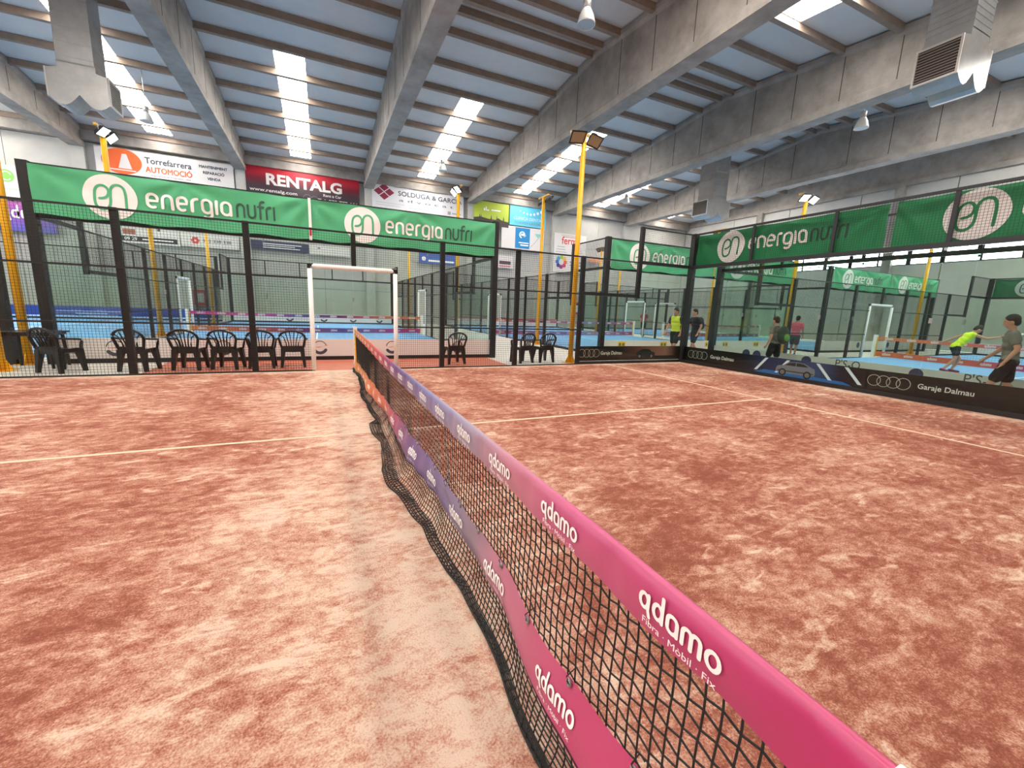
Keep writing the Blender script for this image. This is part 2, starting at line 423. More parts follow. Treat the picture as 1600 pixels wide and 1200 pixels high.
wn = thing('wall_north', 'pale precast concrete wall carrying the advertising signs', 'wall', kind='structure')
MB().box((XW, YN + 0.1, 0), (XE + 0.4, YN + 0.25, 10.9)).build('wall_core', mat('wall_gap', (120, 116, 110), 0.9), wn)
for i in range(7):
    a, b = bays[i], bays[i + 1]; m_ = (a + b) / 2 + 0.8
    zs = [0.01, 2.4, 4.8, 7.2, 9.95]
    for j in range(4):
        for u0, u1 in ((a, m_), (m_, b)):
            MB().box((u0 + 0.012, YN, zs[j] + 0.012), (u1 - 0.012, YN + 0.12, zs[j + 1] - 0.012)).build('wall_panel', CONCW, wn)
    MB().box((a, YN - 0.42, 9.98), (b, YN + 0.1, 10.16)).box((a, YN - 0.42, 10.16), (b, YN - 0.34, 10.5)).build('gutter_beam', CONC, wn)
for x in BX:
    MB().box((x - 0.3, YN - 0.28, 0), (x + 0.3, YN + 0.02, 9.6)).build('column', CONCW, wn)
we = thing('wall_east', 'pale precast gable wall behind the right-hand courts with dark joints', 'wall', kind='structure')
WZ0, WZ1 = 5.25, 6.45
MB().box((XE + 0.14, YS, 0), (XE + 0.25, YN + 0.2, WZ0 - 0.05)).box((XE + 0.14, YS, WZ1 + 0.05), (XE + 0.25, YN + 0.2, 10.6)).box((XE + 0.14, 22.95, WZ0 - 0.1), (XE + 0.25, YN + 0.2, WZ1 + 0.1)).build('wall_core', mat('wall_gap', (120, 116, 110)), we)
ye = [28.6, 23.0, 18.0, 13.05, 8.1, 3.1, -1.9, -5.9]
for j in range(7):
    y1, y0 = ye[j], ye[j + 1]
    win = j >= 1
    for z0, z1 in (((0.01, WZ0), (WZ1, 10.45)) if win else ((0.01, 5.2), (5.2, 10.45))):
        MB().box((XE, y0 + 0.025, z0 + 0.01), (XE + 0.15, y1 - 0.025, z1 - 0.01)).build('wall_panel', CONCW, we)
    if win:
        wd = thing('window_%d' % j, ['', 'dim strip window in the far gable wall nearest the room corner', 'bright strip window in the gable wall left of the tall glass post', 'bright strip window in the gable wall under the banner seam',
              'bright strip window in the gable wall under the right-hand logo', 'bright strip window at the right edge below the banner', 'bright strip window just outside the right edge'][j], 'window', kind='structure')
        np_ = 3; dy = (y1 - y0) / np_
        fb = MB().box((XE, y0, WZ0), (XE + 0.1, y1, WZ0 + 0.06)).box((XE, y0, WZ1 - 0.06), (XE + 0.1, y1, WZ1))
        for q in range(np_ + 1): fb.box((XE, y0 + q * dy - (0.12 if q % 2 else 0.05), WZ0 + 0.06), (XE + 0.1, y0 + q * dy + (0.12 if q % 2 else 0.05), WZ1 - 0.06))
        fb.build('window_frame', DARK, wd)
        for q in range(np_): MB().box((XE + 0.04, y0 + q * dy + 0.04, WZ0 + 0.06), (XE + 0.05, y0 + (q + 1) * dy - 0.04, WZ1 - 0.06)).build('pane', WINGL, wd)
    else:
        pass
g = MB(); zt = lambda y: roof(y) + 0.05
g.add([(XE + 0.02, YS, 10.45), (XE + 0.02, YN, 10.45), (XE + 0.02, YN, zt(YN)), (XE + 0.02, YR, zt(YR)), (XE + 0.02, YS, zt(YS)),
       (XE + 0.2, YS, 10.45), (XE + 0.2, YN, 10.45), (XE + 0.2, YN, zt(YN)), (XE + 0.2, YR, zt(YR)), (XE + 0.2, YS, zt(YS))],
      [(0, 4, 3, 2, 1), (5, 6, 7, 8, 9), (0, 1, 6, 5), (1, 2, 7, 6), (2, 3, 8, 7), (3, 4, 9, 8), (4, 0, 5, 9)])
g.build('gable_panel', CONC, we)
for y in (20.4, 10.8, 1.2):
    MB().box((XE - 0.3, y - 0.25, 0), (XE, y + 0.25, 10.3)).build('column', CONC, we)
MB().box((XE - 0.15, YS, 10.2), (XE, YN, 10.5)).build('tie_beam', CONC, we)
MB().box((XW, YS - 0.2, 0), (XE, YS, 10.9)).build('wall_south', CONCW, None, label='pale concrete wall behind the camera', cat='wall', kind='structure')
MB().box((XW - 0.2, YS, 0), (XW, YN, 12.6)).build('wall_west', CONCW, None, label='pale concrete gable wall left of the view', cat='wall', kind='structure')
for k in range(6):  # unseen windows guessed from glass reflections, added to light ceiling and beams
    y0 = -4.5 + 5.2 * k
    wd = thing('window_%d' % (k + 10), 'unseen bright strip window added high on the left gable wall', 'window', group='added unseen left gable windows', kind='structure')
    MB().box((XW, y0 - .06, 6.94), (XW + .08, y0 + 4.66, 7.0)).box((XW, y0 - .06, 8.6), (XW + .08, y0 + 4.66, 8.66)).box((XW, y0 - .06, 7), (XW + .08, y0, 8.6)).box((XW, y0 + 4.6, 7), (XW + .08, y0 + 4.66, 8.6)).build('window_frame', DARK, wd)
    MB().box((XW + .02, y0, 7.0), (XW + .03, y0 + 4.6, 8.6)).build('pane', WINGL, wd)
#@@PART2

# ------------------------------------------------------------------ court surfaces
ct = thing('court_turf', 'red artificial turf court covered in drifts of pale sand', 'court floor', kind='structure')
MB().box((-10, -5.2, 0), (10, 5.02, 0.008)).build('turf', MATS['turf'], ct)
for x0, y0, x1, y1 in ((-7.15, -0.025, 7.15, 0.025), (6.95, -5, 7.0, 5), (-7.0, -5, -6.95, 5)):
    MB().box((x0, y0, 0.006), (x1, y1, 0.0095)).build('court_line', MATS['line'], ct)
def blue_court(label, cx, cy, turned):
    t = thing('court_surface', label, 'court floor', (cx, cy, 0), PI / 2 if turned else 0, kind='structure')
    MB().box((-10, -5, 0), (10, 5, 0.008)).build('turf', BLUET, t)
    for x0, y0, x1, y1 in ((-7.15, -0.025, 7.15, 0.025), (6.95, -5, 7.0, 5), (-7.0, -5, -6.95, 5)):
        MB().box((x0, y0, 0.006), (x1, y1, 0.0095)).build('court_line', WLINE, t)
blue_court('blue turf of the court straight behind the chairs', -0.9, 17, True)
blue_court('blue turf of the court behind the far glass corner', 13.2, 17, True)
blue_court('blue turf of the court with the lunging player', 21.4, 0, False)
blue_court('blue turf of the far right court behind two small banners', 25.8, 17, True)
blue_court('blue turf seen at the extreme left edge', -11.55, 17, True)

# ------------------------------------------------------------------ fences and glass walls
def wires(x0, x1, z0, z1, step=0.05, t=0.0030, y=0.0):
    b = MB(); n = int(round((x1 - x0) / step))
    for i in range(1, n):
        x = x0 + (x1 - x0) * i / n; b.rod((x, y, z0), (x, y, z1), t, 4, cap=False)
    n = int(round((z1 - z0) / step))
    for i in range(1, n):
        z = z0 + (z1 - z0) * i / n; b.rod((x0, y + 0.003, z), (x1, y + 0.003, z), t, 4, cap=False)
    return b
def side_fence(label, loc, rz):
    t = thing('mesh_fence', label, 'fence', loc, rz)
    for x in (-6, -4, -2, 2, 4, 6):
        MB().box((x - 0.055, 0.012, 0), (x + 0.055, 0.102, 3.03)).box((x - 0.09, -0.02, 0), (x + 0.09, 0.1, 0.012)).build('post', BLACK, t)
    for x in (-8, 8): MB().box((x - 0.06, 0.012, 1.96), (x + 0.06, 0.102, 4.02)).build('post', BLACK, t)
    MB().box((-0.05, 0.012, 2.31), (0.05, 0.072, 3.0)).build('post', BLACK, t)
    for s in (-1, 1):
        for z in (0.02, 1.0, 2.0):
            a, b = sorted((s * 0.93, s * 6)); MB().box((a, -0.018, z - 0.016), (b, 0.012, z + 0.016)).build('rail', BLACK, t)
        a, b = sorted((s * 6, s * 8))
        MB().box((a, 0.0, 1.98), (b, 0.06, 2.07)).build('rail', BLACK, t)
        MB().box((a, 0.013, 0.1), (b, 0.025, 1.98)).build('glass_pane', GLASS, t)
        wires(a, b, 2.07, 2.98).build('wire_mesh', WIRE, t, kind='stuff')
        MB().box((a, 0.0, 0.0), (b, 0.06, 0.09)).build('sill', BLACK, t)
        a, b = sorted((s * 8, s * 9.95))
        MB().box((a, 0.0, 2.97), (b, 0.06, 3.06)).build('rail', BLACK, t)
        MB().box((a, 0.0, 3.97), (b, 0.04, 4.01)).build('rail', BLACK, t)
        MB().box((a + 0.006, 0.013, 0.1), (b, 0.025, 2.97)).build('glass_pane', GLASS, t)
        wires(a, b, 3.06, 3.97).build('wire_mesh', WIRE, t, kind='stuff')
        MB().box((a, 0.0, 0.0), (b, 0.06, 0.09)).build('sill', BLACK, t)
        for q in (4, 2):
            a, b = sorted((s * q, s * (q + 2))); wires(a, b, 0.03, 2.99).build('wire_mesh', WIRE, t, kind='stuff')
        a, b = sorted((s * 0.93, s * 2)); wires(a, b, 0.03, 2.99).build('wire_mesh', WIRE, t, kind='stuff')
        g = MB().box((s * 0.90 - 0.03, 0.0, 0), (s * 0.90 + 0.03, 0.06, 2.30)).build('door_jamb', BLACK, t)
        MB().tube([(s * 0.885, 0.02, 0.03), (s * 0.885, 0.02, 1.0), (s * 0.885, 0.02, 2.2)], 0.05, 10).build('door_pad', WHITE, g, smooth=True)
    MB().box((-8, -0.01, 2.985), (8, 0.03, 3.02)).build('rail', BLACK, t)
    g = MB().box((-0.93, 0.0, 2.24), (0.93, 0.06, 2.30)).build('door_header', BLACK, t)
    MB().tube([(-0.84, 0.02, 2.255), (-0.8, 0.02, 2.26), (0, 0.02, 2.26), (0.8, 0.02, 2.26), (0.84, 0.02, 2.255)], 0.05, 10, radii=[.03, .05, .05, .05, .03]).build('door_pad', WHITE, g, smooth=True)
    wires(-0.93, 0.93, 2.31, 2.99).build('wire_mesh', WIRE, t, kind='stuff')
    return t
def back_wall(label, loc, rz):
    t = thing('glass_back_wall', label, 'glass wall', loc, rz)
    for x in (-5, 5): MB().box((x - 0.085, -0.03, 0), (x + 0.085, 0.13, 4.02)).build('post', BLACK, t)
    for x in (-3, -1, 1, 3): MB().box((x - 0.035, 0.005, 3.06), (x + 0.035, 0.045, 3.96)).build('post', BLACK, t)
    MB().box((-4.94, -0.01, 2.96), (4.94, 0.07, 3.06)).build('rail', BLACK, t)
    MB().box((-4.94, -0.01, 3.96), (4.94, 0.04, 4.01)).build('rail', BLACK, t)
    MB().box((-4.94, -0.02, 0.0), (4.94, 0.08, 0.10)).build('sill', BLACK, t)
    for k in range(5):
        a = -5 + 2 * k
        MB().box((max(a, -4.94) + 0.005, 0.0, 0.10), (min(a + 2, 4.94) - 0.005, 0.012, 2.96)).build('glass_pane', GLASS, t)
        if k: MB().cbox((a, -0.004, 1.6), (0.05, 0.008, 0.10)).cbox((a, -0.004, 2.93), (0.05, 0.008, 0.05)).build('clamp', STEEL, t)
        wires(max(a, -4.94), min(a + 2, 4.94), 3.06, 3.96).build('wire_mesh', WIRE, t, kind='stuff')
    return t
F0 = side_fence('black mesh fence facing the camera with a white padded doorway', (0, 5.0, 0), 0)
B0 = back_wall('glass wall at right above the black car advertising board', (10, 0, 0), -PI / 2)
for lb, loc, rz in (('mesh fence receding on the left behind the black chairs', (-5.9, 17, 0), PI / 2),
                    ('mesh fence receding just right of the white padded doorway', (4.1, 17, 0), -PI / 2),
                    ('mesh fence receding behind the nearest yellow mast', (8.2, 17, 0), PI / 2),
                    ('mesh fence receding behind the walking boys in the corner', (18.2, 17, 0), -PI / 2),
                    ('mesh fence of the court with the lunging player', (21.4, 5.0, 0), 0),
                    ('mesh fence receding below the small distant banners', (20.8, 17, 0), PI / 2)):
    copy_thing(F0, lb, loc, rz)
for lb, loc, rz in (('glass wall behind the row of black chairs, two banners on top', (-0.9, 7, 0), PI),
                    ('glass wall at the back of the middle blue court', (-0.9, 27, 0), 0),
                    ('glass wall behind the corner, banner cut by the corner post', (13.2, 7, 0), PI),
                    ('glass wall at the back of the court beyond the corner', (13.2, 27, 0), 0),
                    ('glass wall beyond the walkway where people pass on the right', (11.4, 0, 0), PI / 2),
                    ('glass wall with a banner at the far right edge', (31.4, 0, 0), -PI / 2),
                    ('glass wall under the two small distant banners', (25.8, 7, 0), PI),
                    ('glass wall at the back of the far right court', (25.8, 27, 0), 0),
                    ('glass wall at the back of the court on the extreme left', (-11.55, 27, 0), 0),
                    ('glass wall cut off by the left photo edge beside the dark table', (-11.55, 7, 0), PI)):
    copy_thing(B0, lb, loc, rz)

# ------------------------------------------------------------------ green cloth banners
def banner(label, fr, W, H, cloth, ink, seed, content=True, wh=LOGOW, cut=None):
    t = thing('sponsor_banner', label, 'banner', fr(0, 0))
    o = fr(0, 0)
    def d(x, y):
        v = 0.028 * noise.noise(Vector((x * 1.3 + seed * 7, y * 2.2, seed))) + 0.006 * noise.noise(Vector((x * 4 + y * 3, seed, y * 5)))
        for cx, cy in ((0, H), (W, H), (W * .5, H)):      # folds fanning from the tied corners
            a = math.atan2(cy - y + 1e-3, x - cx); rr = math.hypot(x - cx, y - cy)
            v += 0.024 * math.sin(a * 9 + seed) * math.exp(-((rr - 0.5) / 0.45) ** 2)
        return v
    rel = lambda x, y, off: fr(x, y, off + d(x, y)) - o
    b = MB(); nx, ny = int(W * 16), 14
    ex = lambda i, j: (W * i / nx, H * j / ny + (0.02 * math.sin(W * i / nx * 5 + seed) if j == 0 else (-0.012 * abs(math.sin(W * i / nx * 3.1)) if j == ny else 0)))
    b.add([rel(*ex(i, j), 0) for j in range(ny + 1) for i in range(nx + 1)],
          [(j * (nx + 1) + i, j * (nx + 1) + i + 1, (j + 1) * (nx + 1) + i + 1, (j + 1) * (nx + 1) + i) for j in range(ny) for i in range(nx)])
    b.build('cloth', cloth, t, smooth=True)
    k = W / 5.0
    if content:
        cx, cy, r = 1.22 * k, 0.47, 0.44
        b = MB(); vs = [rel(cx, cy, 0.010)]; fs = []; n = 40
        for q in range(1, 6):
            vs += [rel(cx + r * q / 5 * math.cos(2 * PI * i / n), cy + r * q / 5 * math.sin(2 * PI * i / n), 0.010) for i in range(n)]
        fs += [(0, 1 + i, 1 + (i + 1) % n) for i in range(n)]
        for q in range(4): fs += [(1 + q * n + i, 1 + (q + 1) * n + i, 1 + (q + 1) * n + (i + 1) % n, 1 + q * n + (i + 1) % n) for i in range(n)]
        b.add(vs, fs).build('logo_disc', wh, t, smooth=True)
        pts = [(x * 0.42 + cx, y * 0.42 + cy) for x, y in en_logo()]
        v, f = ribbon(pts, 0.048); MB().add([rel(x, y, 0.016) for x, y in v], f).build('logo_line', cloth, t)
        (v, f), wd = ENERGIA; s = 1.62 * k / wd
        MB().add([rel(x * s + 1.83 * k, y * 0.27 + 0.36, 0.016) for x, y in v], f).build('lettering', wh, t)
        (v, f), wd2 = NUFRI; s2 = 0.84 * k / wd2
        MB().add([rel(x * s2 + 3.48 * k, y * 0.27 + 0.36, 0.016) for x, y in v], f).build('lettering', ink, t)
    for i in range(int(W * 2) + 1):                        # eyelets along the top hem
        pass
    return t
SF = lambda x, y, z: Frame((x, y, z), (1, 0, 0), (0, 0, 1))      # facing the camera side (-y)
WF = lambda x, y, z: Frame((x, y, z), (0, -1, 0), (0, 0, 1))     # facing -x
GREEN_BACKLIT = mat('backlit_green_banner_cloth', (76, 164, 116), 0.65, var=0.05, scale=4)  # light coming through the cloth, put into a paler green
banner('left green banner on the glass wall behind the chairs', SF(-5.80, 6.83, 3.02), 4.93, 0.94, GREEN_BACKLIT, INK, 1)
banner('right green banner of the pair above the padded doorway', SF(-0.82, 6.83, 3.02), 4.86, 0.94, GREEN_BACKLIT, INK, 2)
banner('green banner seen past the tall post in the far corner', SF(8.28, 6.83, 3.0), 4.9, 0.94, GREEN_BACKLIT, INK, 3)
banner('green banner mostly hidden behind the corner of the court', SF(13.25, 6.83, 3.0), 4.9, 0.94, GREEN_BACKLIT, INK, 4)
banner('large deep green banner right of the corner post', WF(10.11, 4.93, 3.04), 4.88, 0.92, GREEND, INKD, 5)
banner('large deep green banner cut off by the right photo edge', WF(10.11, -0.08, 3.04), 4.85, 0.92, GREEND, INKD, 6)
banner('small distant green banner, left of the pair seen through glass', SF(20.85, 6.83, 3.02), 4.9, 0.94, GREEN_BACKLIT, INK, 7)
banner('small distant green banner, right of the pair seen through glass', SF(25.83, 6.83, 3.02), 4.9, 0.94, GREEN_BACKLIT, INK, 8)
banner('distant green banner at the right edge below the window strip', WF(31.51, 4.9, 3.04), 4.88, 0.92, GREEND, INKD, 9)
# measuring strip hanging between the two banners
t = MB().box((-0.885, 6.80, 3.0), (-0.825, 6.81, 3.98)).build('seam_strip', WHITE, None, label='narrow white strip hanging between the two green banners', cat='strip')
MB().box((-0.88, 6.795, 3.1), (-0.83, 6.801, 3.3)).build('red_mark', P('red', (190, 40, 60)), t)

# ------------------------------------------------------------------ advertising boards at the foot of the glass
RING = P('ring_grey', (196, 190, 186)); TXT = P('sign_white', (236, 230, 228))
def rings(b, fr, x, y, r, w, off):
    for k in range(4): b.flat(ribbon(arc(x + k * r * 1.45, y, r, r, 0, 360, 28), w), fr, off)
def car(par, fr, x, y, s, flip, bodym, off):
    """printed estate car in side view"""
    q = lambda pts: [((x + (-a if flip else a) * s), y + b * s) for a, b in pts]
    def pl(pts, o, m, nm):
        p = q(pts); p = p[::-1] if flip else p
        MB().flat((p, [tuple(range(len(p)))]), fr, off + o).build(nm, m, par)
    pl([(-1.0, .16), (-.98, .36), (-.9, .47), (-.62, .52), (-.36, .70), (.05, .75), (.45, .72), (.78, .56), (.95, .50), (1.0, .34), (.98, .16), (.7, .1), (-.7, .1)], 0, bodym, 'printed_car')
    pl([(-.52, .53), (-.32, .67), (.02, .71), (.02, .53)], 0.001, P('car_glass', (28, 32, 42)), 'printed_window')
    pl([(.06, .53), (.06, .71), (.42, .68), (.66, .55)], 0.001, P('car_glass', (28, 32, 42)), 'printed_window')
    pl([(-.9, .2), (-.9, .26), (.92, .26), (.92, .2)], 0.001, P('car_sill', (60, 58, 62)), 'printed_sill')
    for cx in (-.62, .64):
        MB().flat(disc(x + cx * s * (-1 if flip else 1), y + .15 * s, .19 * s), fr, off + 0.002).build('printed_wheel', P('tyre', (16, 14, 14)), par)
        MB().flat(disc(x + cx * s * (-1 if flip else 1), y + .15 * s, .12 * s), fr, off + 0.003).build('printed_rim', P('rim', (120, 112, 108)), par)
bd = thing('advertising_board', 'long black board with four rings and a silver car, under the right glass wall', 'board', (10.03, 0, 0))
fr = Frame((-0.001, 5.0, 0.1), (0, -1, 0), (0, 0, 1))
MB().box((0, -4.94, 0.1), (0.012, 4.94, 0.53)).build('panel', BOARDK, bd)
bl = ramp_mat('board_blue_print', 1, 3.15, -0.05, [(0, (17, 14, 15)), (.12, (20, 22, 34)), (.3, (24, 40, 78)), (.55, (20, 46, 92)), (.72, (44, 74, 120)), (.86, (20, 24, 50)), (1, (17, 14, 15))], 0.35)
MB().flat(rect(1.85, 0.0, 5.05, 0.43), fr, 0.0005).build('print_scene', bl, bd)
MB().flat(poly((2.55, 0.0), (4.9, 0.0), (4.7, .07), (2.85, .09)), fr, 0.001).build('print_floor', P('floor_glow', (30, 110, 190)), bd)
for x0 in (2.55, 3.12):
    MB().flat(poly((x0, .05), (x0 + .08, .05), (x0 + .36, .40), (x0 + .28, .40)), fr, 0.0015).build('light_streak', P('streak', (226, 230, 246)), bd)
for x0 in (4.12, 4.72):
    MB().flat(poly((x0 + .28, .06), (x0 + .36, .06), (x0 + .05, .41), (x0 - .03, .41)), fr, 0.0015).build('light_streak', P('streak', (226, 230, 246)), bd)
car(bd, fr, 3.62, 0.02, .48, False, P('car_silver', (122, 122, 134)), 0.002)
for x0 in (0.28, 5.19):
    b = MB(); rings(b, fr, x0 + .09, .215, .115, .011, 0.001); b.build('ring_emblem', RING, bd)
    MB().flat(fit(text('Garaje Dalmau', .1, .012), x0 + .82, .17, .80), fr, 0.001).build('lettering', TXT, bd)
bd = thing('advertising_board', 'short black board with rings and a dark car beside the yellow mast', 'board', (8, 5.03, 0))
fr = Frame((-2.0, -0.001, 0.1), (1, 0, 0), (0, 0, 1))
MB().box((-1.95, 0, 0.1), (1.95, 0.012, 0.53)).build('panel', BOARDK, bd)
br = ramp_mat('board_brown_print', 0, 7.5, 9.95, [(0, (17, 14, 15)), (.25, (96, 58, 52)), (.5, (142, 90, 78)), (.75, (156, 112, 98)), (.92, (50, 32, 30)), (1, (17, 14, 15))], 0.4)
MB().flat(rect(1.5, .0, 3.9, .43), fr, 0.0005).build('print_scene', br, bd)
MB().flat(rect(1.5, .0, 3.9, .13), fr, 0.001).build('print_floor', P('road', (52, 36, 36)), bd)
car(bd, fr, 2.52, .06, .38, True, P('car_dark', (52, 48, 52)), 0.0015)
b = MB(); rings(b, fr, .14, .225, .115, .011, 0.001); b.build('ring_emblem', RING, bd)
MB().flat(fit(text('Garaje Dalmau', .1, .012), .80, .18, .78), fr, 0.001).build('lettering', TXT, bd)

def round_logo(par, fr, x, y, r, m=P('logo_slate', (70, 66, 72)), m2=P('logo_orange', (214, 120, 86))):
    MB().flat(ribbon(arc(x, y, r, r, 20, 170, 14), r * .13), fr, 0.001).flat(ribbon(arc(x, y, r, r, 215, 330, 12), r * .5), fr, 0.001).build('round_emblem', m, par)
    MB().flat(poly((x - r * 1.1, y - r * .05), (x + r * .5, y + r * .1), (x + r * 1.2, y + r * .45), (x + r * 1.1, y + r * .25), (x - r * .2, y - r * .1)), fr, 0.0015).build('emblem_wing', m2, par)
def low_board(label, fr, W, m, zt=0.53):
    t = thing('advertising_board', label, 'board', fr(0, 0)); o = fr(0, 0)
    f2 = lambda x, y, d=0.0: fr(x, y, d) - o
    MB().prism([(0, 0.1), (W, 0.1), (W, zt), (0, zt)], f2, -0.01, 0).build('panel', m, t)
    return t, f2
t, f2 = low_board('pinkish white board with round emblems behind the chairs', SF(-5.83, 6.95, 0), 9.86, BOARDW, 0.55)
for x in (0.95, 2.95, 5.07, 6.91, 8.83): round_logo(t, f2, x, .34, .155)
t, f2 = low_board('white board with round emblems at the back of the middle court', SF(-5.83, 26.95, 0), 9.86, BOARDW, 0.62)
for x in (3.2, 5.3, 7.2, 9.0): round_logo(t, f2, x, .36, .2)
YST = P('sticker_yellow', (216, 186, 66)); YTX = P('sticker_text', (120, 96, 40))
t, f2 = low_board('white board with yellow stickers behind the far glass corner', SF(8.26, 6.95, 0), 9.86, BOARDW, 0.55)
for x in (0.86, 2.84, 5.2, 6.2, 8.1):
    MB().flat(rect(x - .17, .30, x + .17, .50), f2, 0.001).build('sticker', YST, t)
    MB().flat(join(rect(x - .12, .35, x - .03, .45), rect(x + .02, .35, x + .12, .45)), f2, 0.002).build('blurred_print', YTX, t)
t, f2 = low_board('white board at the back of the court beyond the corner', SF(8.26, 26.95, 0), 9.86, BOARDW, 0.7)
MB().flat(rect(0, .62, 9.86, .7), f2, 0.001).build('red_edge', P('red', (190, 40, 60)), t)
t, f2 = low_board('pale board lettered in dark serif behind the walking people', WF(11.37, 4.92, 0), 9.84, BOARDG, 0.56)
for x in (3.72, 6.12): MB().flat(fit(text("P'S-O", .2, .004), x, .36, .55), f2, 0.001).build('lettering', P('serif_dark', (70, 72, 70)), t)
for x in (1.2, 1.55, 3.0, 5.35): MB().flat(disc(x, .42, .13), f2, 0.001).build('emblem_dot', P('dot_blue', (52, 60, 96)), t)
t, f2 = low_board('blue sponsor board at the extreme left edge', SF(-16.4, 26.95, 0), 9.75, P('board_blue', (26, 62, 142)), 0.72)
MB().flat(rect(0, .1, 9.8, .2), f2, 0.001).build('pale_edge', P('board_paleblue', (168, 200, 226)), t)
MB().flat(join(rect(2.2, .42, 5.0, .48), rect(3.0, .30, 4.4, .35)), f2, 0.001).build('blurred_print', P('board_paleblue', (168, 200, 226)), t)
t, f2 = low_board('deep blue board beside the dark table at the left edge', SF(-16.45, 6.95, 0), 9.8, P('board_blue', (26, 62, 142)), 0.6)
t, f2 = low_board('white board of the far right court with dark dots', SF(20.86, 6.95, 0), 9.86, BOARDG, 0.56)
for x in (3.3, 6.1): MB().flat(disc(x, .36, .14), f2, 0.001).build('emblem_dot', P('dot_blue', (52, 60, 96)), t)
t, f2 = low_board('white board behind the lunging player on the distant glass', WF(31.37, 4.92, 0), 9.84, BOARDW, 0.62)
for x in (2.3, 5.0): MB().flat(disc(x, .38, .16), f2, 0.001).build('emblem_dot', P('dot_blue', (52, 60, 96)), t)

# ------------------------------------------------------------------ the net in front
STOPS = [(0, (198, 126, 52)), (.22, (194, 100, 62)), (.40, (186, 77, 73)), (.50, (154, 52, 87)), (.575, (110, 70, 117)), (.66, (104, 89, 134)), (.74, (124, 117, 156)), (.82, (147, 132, 151)), (.865, (178, 115, 132)), (.91, (189, 87, 126)), (1, (179, 36, 94))]
BAND = ramp_mat('top_band_print', 1, 5.2, -4.9, STOPS, 0.38)
BAND2 = ramp_mat('bottom_band_print', 1, 5.2, -4.9, [(0, (199, 134, 58)), (.3, (198, 109, 58)), (.48, (191, 84, 70)), (.56, (159, 58, 90)), (.63, (117, 68, 110)), (.70, (97, 80, 127)), (.78, (114, 104, 141)), (.825, (134, 119, 137)), (.855, (173, 112, 132)), (.92, (184, 68, 109)), (1, (176, 43, 92))], 0.38)
net = thing('court_net', 'black court net with orange to pink printed bands in the foreground', 'net', (0, 0, 0))
Y0, Y1 = -4.86, 5.15
def lerp(pts, y):
    if y <= pts[0][0]: return pts[0][1]
    for (a, b), (c, d) in zip(pts, pts[1:]):
        if y <= c: return b + (d - b) * (y - a) / (c - a)
    return pts[-1][1]
ztop = lambda y: 0.925 - 0.03 * math.exp(-((y - 0.0) / 2.2) ** 2)
zbt = lambda y: lerp([(-5, .385), (-4.4, .385), (-4.1, .37), (-3.85, .36), (-3.6, .41), (-2.6, .425), (-1.5, .40), (-0.4, .37), (2, .30), (5.2, .22)], y)
BW = 0.205
def xwave(y, z): return 0.012 * math.sin(y * 5.1) * (1 - z / .9) + 0.008 * noise.noise(Vector((y * 3, z * 2, 4)))
b = MB(); ny = 260
prof = 9
def tb(y, k):
    zt = ztop(y); dent = 0.010 * max(0, math.cos((y + 4.74) * 2 * PI / 0.5)) ** 12
    wv = 0.006 * noise.noise(Vector((y * 6, 1, 0))); lo = zt - 0.142 - 0.006 * math.sin(y * 2 * PI / .5)
    pts = [(-0.012 + wv * 2, lo), (-0.022 + wv + dent, lo + .05), (-0.020 + dent, zt - .035), (-0.013, zt - .008), (0, zt), (0.013, zt - .008), (0.020, zt - .035), (0.022 + wv, lo + .05), (0.012 + wv * 2, lo)]
    return (pts[k][0], y, pts[k][1])
vs = [tb(Y0 + (Y1 - Y0) * i / ny, k) for i in range(ny + 1) for k in range(prof)]
fs = [(i * prof + k, i * prof + k + 1, (i + 1) * prof + k + 1, (i + 1) * prof + k) for i in range(ny) for k in range(prof - 1)]
TBAND = b.add(vs, fs).build('top_band', BAND, net, smooth=True)
def bb(y, t):            # lower band surface, t 0..1 from its top edge down
    zt = zbt(y) + 0.006 * math.sin(y * 2 * PI / .3); sl = 0.03 * math.sin(y * 1.9 + 1)
    return Vector((xwave(y, zt) - 0.012 - 0.02 * t + sl * t + 0.012 * noise.noise(Vector((y * 4, t * 2, 9))) - 0.012 * math.sin(PI * t), y, zt - BW * t))
n2 = 6
vs = [bb(Y0 + 0.02 + (Y1 - Y0 - .04) * i / ny, k / n2) for i in range(ny + 1) for k in range(n2 + 1)]
fs = [(i * (n2 + 1) + k + 1, i * (n2 + 1) + k, (i + 1) * (n2 + 1) + k, (i + 1) * (n2 + 1) + k + 1) for i in range(ny) for k in range(n2)]
BBAND = MB().add(vs, fs).build('bottom_band', BAND2, net, smooth=True)
for k in range(34):      # eyelets with their ties along the lower band
    y = -4.7 + 0.295 * k
    p = bb(y, 0.06); c = p + Vector((-0.006, 0, 0))
    e = MB().tube([c + Vector((0, 0.011 * math.cos(a), 0.011 * math.sin(a))) for a in [2 * PI * i / 10 for i in range(11)]], 0.004, 5).build('eyelet', STEEL, BBAND)
    MB().tube([c + Vector((0, 0, .002)), c + Vector((-.008, .004, .022)), Vector((0, y + .006, p.z + .04)), Vector((.004, y - .01, p.z + .03))], 0.0022, 5).build('cord_tie', NETM, BBAND)
